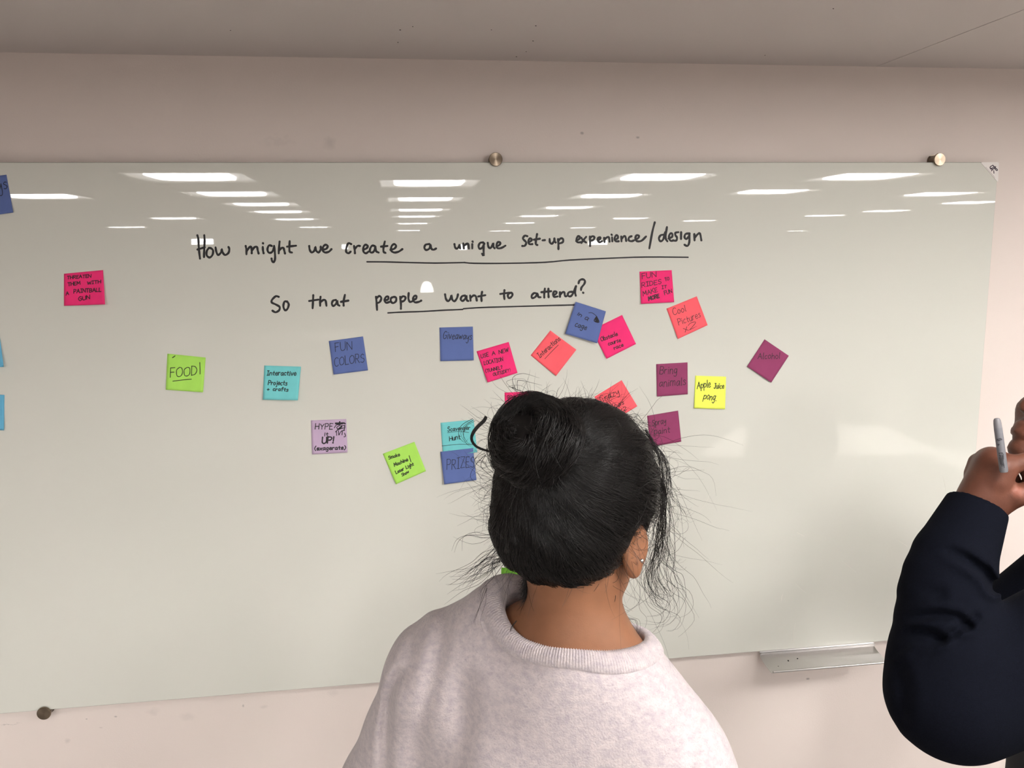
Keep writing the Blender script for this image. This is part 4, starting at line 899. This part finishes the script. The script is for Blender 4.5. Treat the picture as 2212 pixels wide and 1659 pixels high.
# short down on the nape, added so its dark hairs imitate shade under the hairline
nn = 1500; pxs = np.stack([RNG.uniform(1135, 1350, nn), RNG.uniform(1240, 1262, nn) + RNG.uniform(0, 1, nn) ** 2.5 * 55], 1)
ns = np.array([toW(at(x, y, -.90)) for x, y in pxs]).astype(np.float32)
for _ in range(4):
    d_ = woman_body(ns); g_ = np.stack([woman_body(ns + np.eye(3, dtype=np.float32)[i] * .0015) - d_ for i in range(3)], 1); g_ /= np.linalg.norm(g_, axis=1, keepdims=True) + 1e-9; ns = (ns - g_ * d_[:, None]).astype(np.float32)
okn = g_[:, 1] < .2; ns, g_ = ns[okn], g_[okn]
nd = g_ * .45 + np.array([0, 0, -1.0]) + RNG.normal(0, .45, ns.shape)
nf_ = flyaway(WO + ns @ WR, nd @ WR, RNG.uniform(.006, .022, len(ns)), k=8, curl=1.5, gravity=.3); tubes('nape_shade_down', nf_, RNG.uniform(.00012, .00022, len(nf_)), m_hair_s, hair)['kind'] = 'stuff'
# earring
ec = at(1386, 1211, -.962); mbx = MB(); bmesh.ops.create_uvsphere(mbx.bm, u_segments=16, v_segments=10, radius=.0026)
er = mbx.build('earring', mat('bright steel stud', (235, 232, 228), rough=.12, metal=1.0), None, smooth=True); er.location = tuple(ec); er.parent = woman; er.matrix_parent_inverse = woman.matrix_basis.inverted()
# ------------------------------------------------------------------ the person at the right edge: navy sweatshirt, marker held at the chin
R2 = frame((0, 1, 0), (-1, 0, 0)); O2 = np.array([1.125, -.69, 0.0])       # faces left along the board
def P2(p): return (np.asarray(p, float) - O2) @ R2.T                        # world -> body frame
UP = math.radians(25); H2R = frame((0, 1, 0), (-math.cos(UP), 0, math.sin(UP))); H2O = at(2200, 918, -.69) + np.array([.124, 0, .019])
man = empty('person', (O2[0], O2[1], 0)); tag(man, 'person in navy sweatshirt at right edge, hand with grey marker raised to chin', 'person')
EL, WRI, SH = at(2058, 1492, -.82), at(2112, 1096, -.74), np.array([1.14, -.875, 1.37])
LA = [P2(SH), P2(EL), P2(WRI)]
RA = [np.array([.145, -.13, 1.30]), np.array([.185, .05, 1.13]), np.array([.0, .20, 1.20])]
def raised_hand(Pw):
    """left hand at the chin, seen from the thumb side: world coordinates"""
    al = np.array([.10, -.05, 1.0]); al /= np.linalg.norm(al); ac = np.array([0, -1, 0.]) - al * (-al[1]); ac /= np.linalg.norm(ac); no = np.array([1., 0, 0]); no -= al * (no @ al); no -= ac * (no @ ac); no /= np.linalg.norm(no)
    Q = ((Pw - WRI.astype(np.float32)) @ np.array([ac, al, no], np.float32).T)
    d = cap_(Q, (0, -.06, .0), (0, .012, .002), .030, .031); d = smin(d, ell_(Q, (0, .046, .008), (.042, .050, .023)), .022); d = smin(d, cap_(Q, (.004, -.01, -.008), (.010, .068, .000), .026, .020), .02)
    # fingers: index nearest, then the others curled tighter towards the palm
    d = smin(d, chain_(Q, [(.026, .055, .004), (.027, .074, .008), (.029, .090, .052), (.029, .092, .080), (.027, .078, .098)], [.0150, .0150, .0115, .0100, .0088], .006), .012)
    d = smin(d, chain_(Q, [(.006, .055, .004), (.008, .078, .008), (.010, .076, .052), (.010, .054, .070), (.010, .034, .066)], [.0135, .0135, .0108, .0098, .0088], .004), .006)
    d = smin(d, chain_(Q, [(-.013, .052, .004), (-.013, .073, .008), (-.012, .066, .048), (-.011, .043, .060), (-.010, .026, .052)], [.013, .013, .0102, .0094, .0084], .004), .006)
    d = smin(d, chain_(Q, [(-.030, .046, .004), (-.031, .064, .008), (-.030, .052, .040), (-.028, .032, .047), (-.027, .020, .038)], [.012, .0115, .0092, .0084, .0076], .004), .006)
    # thumb laid diagonally across the index finger
    d = smin(d, chain_(Q, [(.016, .004, .012), (.038, .034, .030), (.046, .056, .056), (.043, .068, .082)], [.019, .0150, .0118, .0098], .006), .010)
    return d
def man_rest(P):
    Q = (P - P2(H2O).astype(np.float32)) @ (H2R @ R2.T).T.astype(np.float32); d = head_field(Q)
    d = smin(d, ell_(Q, (0, .092, -.066), (.024, .0115, .0075)), .006); d = smin(d, ell_(Q, (0, .094, -.080), (.021, .0120, .0080)), .006); d = smin(d, ell_(Q, (0, .080, -.104), (.022, .018, .016)), .012)
    for s in (-1, 1): d = smin(d, ear_field(Q, s), .004)
    nb = P2(H2O + np.array([0, -.02, -.06]) @ H2R); d = smin(d, chain_(P, [nb, (0, -.065, 1.47), (0, -.10, 1.38)], [.056, .058, .07], .02), .03)
    d = smin(d, ell_(P, (-.01, -.12, 1.22), (.14, .082, .18)), .05); d = smin(d, ell_(P, (0, -.11, .98), (.145, .09, .24)), .05)
    d = smin(d, chain_(P, [LA[0], LA[1], (LA[1] + LA[2]) / 2 + np.array([0, .012, 0]), LA[2]], [.052, .040, .034, .031], .02), .03); d = smin(d, chain_(P, RA, [.046, .040, .030], .02), .03)
    v = RA[2] - RA[1]; v /= np.linalg.norm(v); Rh = frame(np.cross(v, (0, -1., 0)), v); Rh = np.array([Rh[0], v, np.cross(Rh[0], v)]); d = smin(d, hand_field(P, RA[2] + v * .02, Rh, 1.0, curl=(.7, .75, .8, .85)), .01)
    for s in (-1, 1): d = smin(d, chain_(P, [(s * .09, -.10, .90), (s * .10, -.06, .50), (s * .11, -.05, .10), (s * .11, -.03, .05)], [.088, .056, .038, .036], .02), .04); d = smin(d, cap_(P, (s * .11, -.04, .045), (s * .12, .12, .035), .036, .026), .02)
    return d
def man_hand(P):
    Pw = (O2 + P @ R2).astype(np.float32); return smin(raised_hand(Pw), chain_(P, [(LA[1] + LA[2]) / 2 + np.array([0, .012, 0]), LA[2]], [.034, .031], .02), .01)
lw = LA[2]; hb_lo, hb_hi = lw + np.array([-.13, -.13, -.05]), lw + np.array([.09, .12, .14])
def man_rest_cut(P):
    v = (lw - LA[1]) / np.linalg.norm(lw - LA[1]); return smax(man_rest(P), np.where(np.linalg.norm(P - lw.astype(np.float32), axis=1) < .075, (P - lw.astype(np.float32)) @ v.astype(np.float32) + .03, -1), .001)
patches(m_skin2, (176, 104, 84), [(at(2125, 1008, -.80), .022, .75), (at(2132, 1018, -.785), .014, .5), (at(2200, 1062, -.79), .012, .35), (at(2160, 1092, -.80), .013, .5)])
organic2('body', [(man_rest_cut, (-.42, -.25, 0), (.42, .50, 1.85), .0068), (man_hand, hb_lo, hb_hi, .0019)], m_skin2, man, R2, O2)
eyes(None, H2R, H2O, man)
m_navy = mat('navy fleece', (12, 14, 22), rough=.95, spec=.06, noise=.25, nscale=420, bump=.35, bscale=700)
m_black = mat('black trousers', (28, 28, 32), rough=.9)
# sleeve outline: centre line and radius measured along the forearm
FPT = ((2112, 1091, .0445), (2060, 1208, .0590), (2047, 1252, .0625), (2044, 1290, .0670), (2050, 1350, .0760), (2056, 1420, .0880), (2064, 1496, .0930))
FA = [P2(at(x, y, -.82 + .08 * (1482 - y) / 386)) for x, y, r in FPT]; FR = [r for x, y, r in FPT]
def sweater(P):
    d = chain_(P, FA, FR, .004)
    hole = cap_(P, FA[0] + (FA[0] - FA[1]) * .2, FA[1], .0385, .037); ctop = (P - FA[0].astype(np.float32)) @ ((FA[0] - FA[1]) / np.linalg.norm(FA[0] - FA[1])).astype(np.float32)
    d = smax(d, ctop, .004); d = smax(d, -hole, .003)
    ua = chain_(P, [FA[-1], P2(SH) * .5 + FA[-1] * .5, P2(SH)], [.095, .100, .085], .02); d = smin(d, ua, .02)
    d = smin(d, chain_(P, [RA[0], RA[1], RA[2]], [.080, .072, .048], .02), .03)
    d = smin(d, ell_(P, (-.01, -.12, 1.20), (.18, .112, .22)), .05); d = smin(d, ell_(P, (0, -.125, 1.00), (.18, .115, .24)), .05); d = smin(d, chain_(P, [(-.17, -.10, 1.375), (0, -.10, 1.435), (.13, -.13, 1.315)], [.07, .062, .066], .02), .04)
    # creases running round the bent sleeve
    PX = pix(O2 + P @ R2); front = np.clip((.02 - P[:, 0] * 0 - (P[:, 0] + .12)) / .04, 0, 1)
    for pts, wd, dep in MAN_FOLDS: q = poly_dist(PX, pts) * .00072; d = d + front * dep * (np.exp(-(q / wd) ** 2) - .35 * np.exp(-((q - 1.9 * wd) / wd) ** 2))
    d = smax(d, .86 - P[:, 2], .01)
    r = np.sqrt((P[:, 0] / .078) ** 2 + ((P[:, 1] + .088) / .076) ** 2); return smax(d, -np.maximum((r - 1) * .07, 1.36 - P[:, 2]), .004)
def k7b(x, y): return (1880 + x / 2.027, 840 + y / 2.027)
MAN_FOLDS = [([k7b(*p) for p in q_], w_, d_) for q_, w_, d_ in (
    (((150, 640), (230, 660), (330, 700), (420, 745), (500, 800), (545, 870)), .0075, .018), (((100, 1010), (200, 1000), (300, 985), (380, 1000), (430, 1040)), .007, .011),
    (((80, 1110), (170, 1060), (260, 1070), (310, 1095)), .007, .012), (((130, 890), (220, 880), (300, 900)), .010, .006), (((90, 1160), (180, 1100), (280, 1110), (340, 1080), (460, 1000)), .007, .008),
    (((120, 1230), (150, 1330), (140, 1440)), .012, .005))]
sw2 = organic2('sweatshirt', [(sweater, (-.42, -.30, .85), (.42, .56, 1.60), .0037)], m_navy, man, R2, O2)
def trous2(P):
    d = ell_(P, (0, -.115, .91), (.175, .120, .15))
    for s in (-1, 1): d = smin(d, chain_(P, [(s * .095, -.10, .90), (s * .103, -.06, .50), (s * .112, -.045, .12)], [.108, .072, .060], .02), .03)
    return smax(d, .08 - P[:, 2], .005)
organic('trousers', trous2, (-.3, -.2, .05), (.3, .3, 1.1), .010, m_black, man, R2, O2)
for s in (-1, 1): organic('shoe', lambda P, s=s: shoe_field(P, s, .113, -.06, .20, 1.08), (s * .12 - .09, -.14, -.01), (s * .12 + .09, .30, .18), .006, m_black, man, R2, O2)
hq = organic('hair', lambda P: smax(ell_(P, (0, -.012, .022), (.082, .100, .086)), (P[:, 1] - (.045 + .45 * P[:, 2])), .008) + .0012 * np.sin(P[:, 0] * 300) * np.sin(P[:, 1] * 300) * np.sin(P[:, 2] * 300), (-.11, -.13, -.10), (.11, .12, .13), .0045, m_hair, man, H2R, H2O)

# the grey marker in that hand
ma, mb_ = at(2168, 1014, -.793), at(2153, 903, -.782); ax3 = (mb_ - ma) / np.linalg.norm(mb_ - ma); ma = ma - ax3 * .004
m_penbody = mat('translucent grey plastic', (104, 104, 108), rough=.45, noise=.04, nscale=200); m_cap = mat('grey pen end', (112, 110, 113), rough=.4)
pen = empty('marker', ma); tag(pen, 'grey permanent marker with smudged black print, upright in the raised hand', 'marker')
Lp = np.linalg.norm(mb_ - ma)
def alongp(t): return tuple(ma + ax3 * (t * Lp))
MB().tube([alongp(t) for t in (0, .03, .80, .82)], [.0050, .0058, .0056, .0055], n=24).build('barrel', m_penbody, pen, smooth=True)
MB().tube([alongp(t) for t in (.82, .83, .90, .96, .99, 1.0)], [.0055, .0055, .0053, .0047, .0036, .0014], n=24).build('pen_end', m_cap, pen, smooth=True)
# smudged print on the side of the barrel that faces the room
vd = CAM - (ma + mb_) / 2; vd -= ax3 * (vd @ ax3); vd /= np.linalg.norm(vd); sd = np.cross(ax3, vd)
def on_pen(x, y, h):
    a = x / .0060; return ma + ax3 * y + (.0060 + .0001 * h) * (math.cos(a) * vd + math.sin(a) * sd)
SMUDGE = [[(-3, .62), (0, .63), (3, .62)], [(-3.4, .60), (-1, .60), (2.6, .605)], [(-3, .50), (-2.6, .535), (-1.6, .52)], [(-3, .36), (-1, .37), (1.5, .36)], [(-2.6, .33), (-2.0, .22), (-1.4, .12)], [(-1.2, .32), (-.6, .24), (-.9, .15)],
          [(.6, .33), (1.2, .25), (.7, .16), (1.3, .10)], [(2.4, .34), (2.0, .26)], [(-3.2, .28), (-3.0, .16)]]
v_, f_ = ribbon([[(x, y * Lp * 1000) for x, y in s_] for s_ in SMUDGE], 1.5, lambda x, y, h: on_pen(x / 1000, y / 1000, h), jitter=.5); mesh_obj('worn_print', v_, f_, mat('worn black print', (52, 52, 56), rough=.5), pen)

# ------------------------------------------------------------------ furniture behind the camera that the glass reflects faintly
m_top = mat('white laminate', (232, 228, 220), rough=.35); m_legs = mat('grey steel legs', (120, 120, 122), rough=.4, metal=.8); m_seat = mat('pale grey plastic', (214, 212, 206), rough=.4)
def table(cx, cy, w, d, rz, label):
    e = empty('table', (cx, cy, 0)); tag(e, label, 'table')
    MB().box((cx - w / 2, cy - d / 2, .715), (cx + w / 2, cy + d / 2, .745), bevel=.006).build('table_top', m_top, e)
    for sx in (-1, 1):
        for sy in (-1, 1):
            x, y = cx + sx * (w / 2 - .06), cy + sy * (d / 2 - .06); MB().tube([(x, y, .0), (x, y, .715)], .018, n=12).build('leg', m_legs, e, smooth=True)
    e.rotation_euler.z = rz; return e
def chair(cx, cy, rz, label):
    e = empty('chair', (cx, cy, 0)); tag(e, label, 'chair')
    MB().box((cx - .22, cy - .21, .43), (cx + .22, cy + .21, .46), bevel=.014).build('seat', m_seat, e)
    MB().box((cx - .21, cy - .225, .60), (cx + .21, cy - .20, .90), bevel=.011).build('backrest', m_seat, e)
    for sx in (-1, 1):
        MB().tube([(cx + sx * .19, cy - .20, .0), (cx + sx * .19, cy - .215, .45), (cx + sx * .19, cy - .222, .64)], .011, n=10).build('leg', m_legs, e, smooth=True)
        MB().tube([(cx + sx * .19, cy + .19, .0), (cx + sx * .19, cy + .17, .44)], .011, n=10).build('leg', m_legs, e, smooth=True)
    e.rotation_euler.z = rz; return e
q1 = mirror_at(1700, 950, .745); q2 = mirror_at(1912, 930, .75); q3 = mirror_at(640, 725, .745); q4 = mirror_at(450, 740, .75)
table(q1[0], q1[1], 1.5, .75, .12, 'white table reflected faintly in the glass, right of the yellow note'); chair(q2[0] + .75, q2[1] - .35, 2.6, 'pale chair reflected faintly in the glass above the raised sleeve')
table(q3[0], q3[1], 1.6, .75, -.08, 'white table reflected faintly in the glass between the FOOD! and FUN COLORS notes'); chair(q4[0] - .7, q4[1] - .9, .3, 'pale chair reflected faintly in the glass above the FOOD! note')
def lamp(px, py, z, r, label):
    q = mirror_at(px, py, z); e = empty('table_lamp', (q[0], q[1], 0)); return q, e
m_shade = mat('lit lamp shade', (1, .97, .9), emit=(1, .95, .85), power=9.0)
q = mirror_at(922, 622, 1.20); e = empty('floor_lamp', (q[0], q[1], 0)); tag(e, 'small lit white floor lamp reflected in the glass over the word people', 'lamp')
k_ = (1.84 - q[1]) / 1789
MB().tube([(q[0], q[1], 1.20 - 9 * k_), (q[0], q[1], 1.20), (q[0], q[1], 1.20 + 10 * k_), (q[0], q[1], 1.20 + 14 * k_)], [14 * k_, 13 * k_, 9 * k_, 3 * k_], n=20).build('lamp_shade', m_shade, e, smooth=True)
MB().tube([(q[0], q[1], .02), (q[0], q[1], 1.20 - 9 * k_)], .012, n=10).build('pole', m_legs, e, smooth=True); MB().tube([(q[0], q[1], 0), (q[0], q[1], .02)], .13, n=24).build('base', m_legs, e, smooth=True)
m_scr1 = mat('lit screen', (1, 1, 1), emit=(1, 1, 1), power=16.0); m_scr2 = mat('warm lit panel', (1, .9, .7), emit=(1, .84, .62), power=2.2)
m_bez = mat('black screen bezel', (24, 24, 26), rough=.4)
SCR2 = [((437, 522), 42, 11, -9.5, 1, 'bright strip light on a stand reflected in the glass over the word How'), ((745, 533), 12, 9, -8, 1, 'small bright screen reflected in the glass just before the word create'),
        ((1000, 534), 16, 11, -9.5, 1, 'small bright screen reflected in the glass over the word unique'), ((1292, 524), 42, 9, -9, 1, 'bright wide screen reflected in the glass over the word experience')]
for (px, py), w, h, Y, kind, lab in SCR2:
    d = ROT @ np.array([px - CX, -(py - CY), -FPX]); D = (1.84 - Y + BOARD_Y); p = CAM + d / d[1] * D; p[1] = Y; kx = D / FPX
    e = empty('lit_screen', (p[0], Y, 0)); tag(e, lab, 'screen')
    MB().box((p[0] - w * kx / 2, Y - .02, p[2] - h * kx / 2), (p[0] + w * kx / 2, Y + .006, p[2] + h * kx / 2), bevel=.002).build('display', m_scr1, e)
    MB().box((p[0] - w * kx * .5 - .02, Y - .05, p[2] - h * kx / 2 - .02), (p[0] + w * kx * .5 + .02, Y - .018, p[2] + h * kx / 2 + .02), bevel=.004).build('bezel', m_bez, e)
    MB().tube([(p[0], Y - .035, .02), (p[0], Y - .035, p[2])], .015, n=10).build('stand', m_legs, e, smooth=True); MB().tube([(p[0], Y - .035, 0), (p[0], Y - .035, .02)], .16, n=20).build('base', m_legs, e, smooth=True)
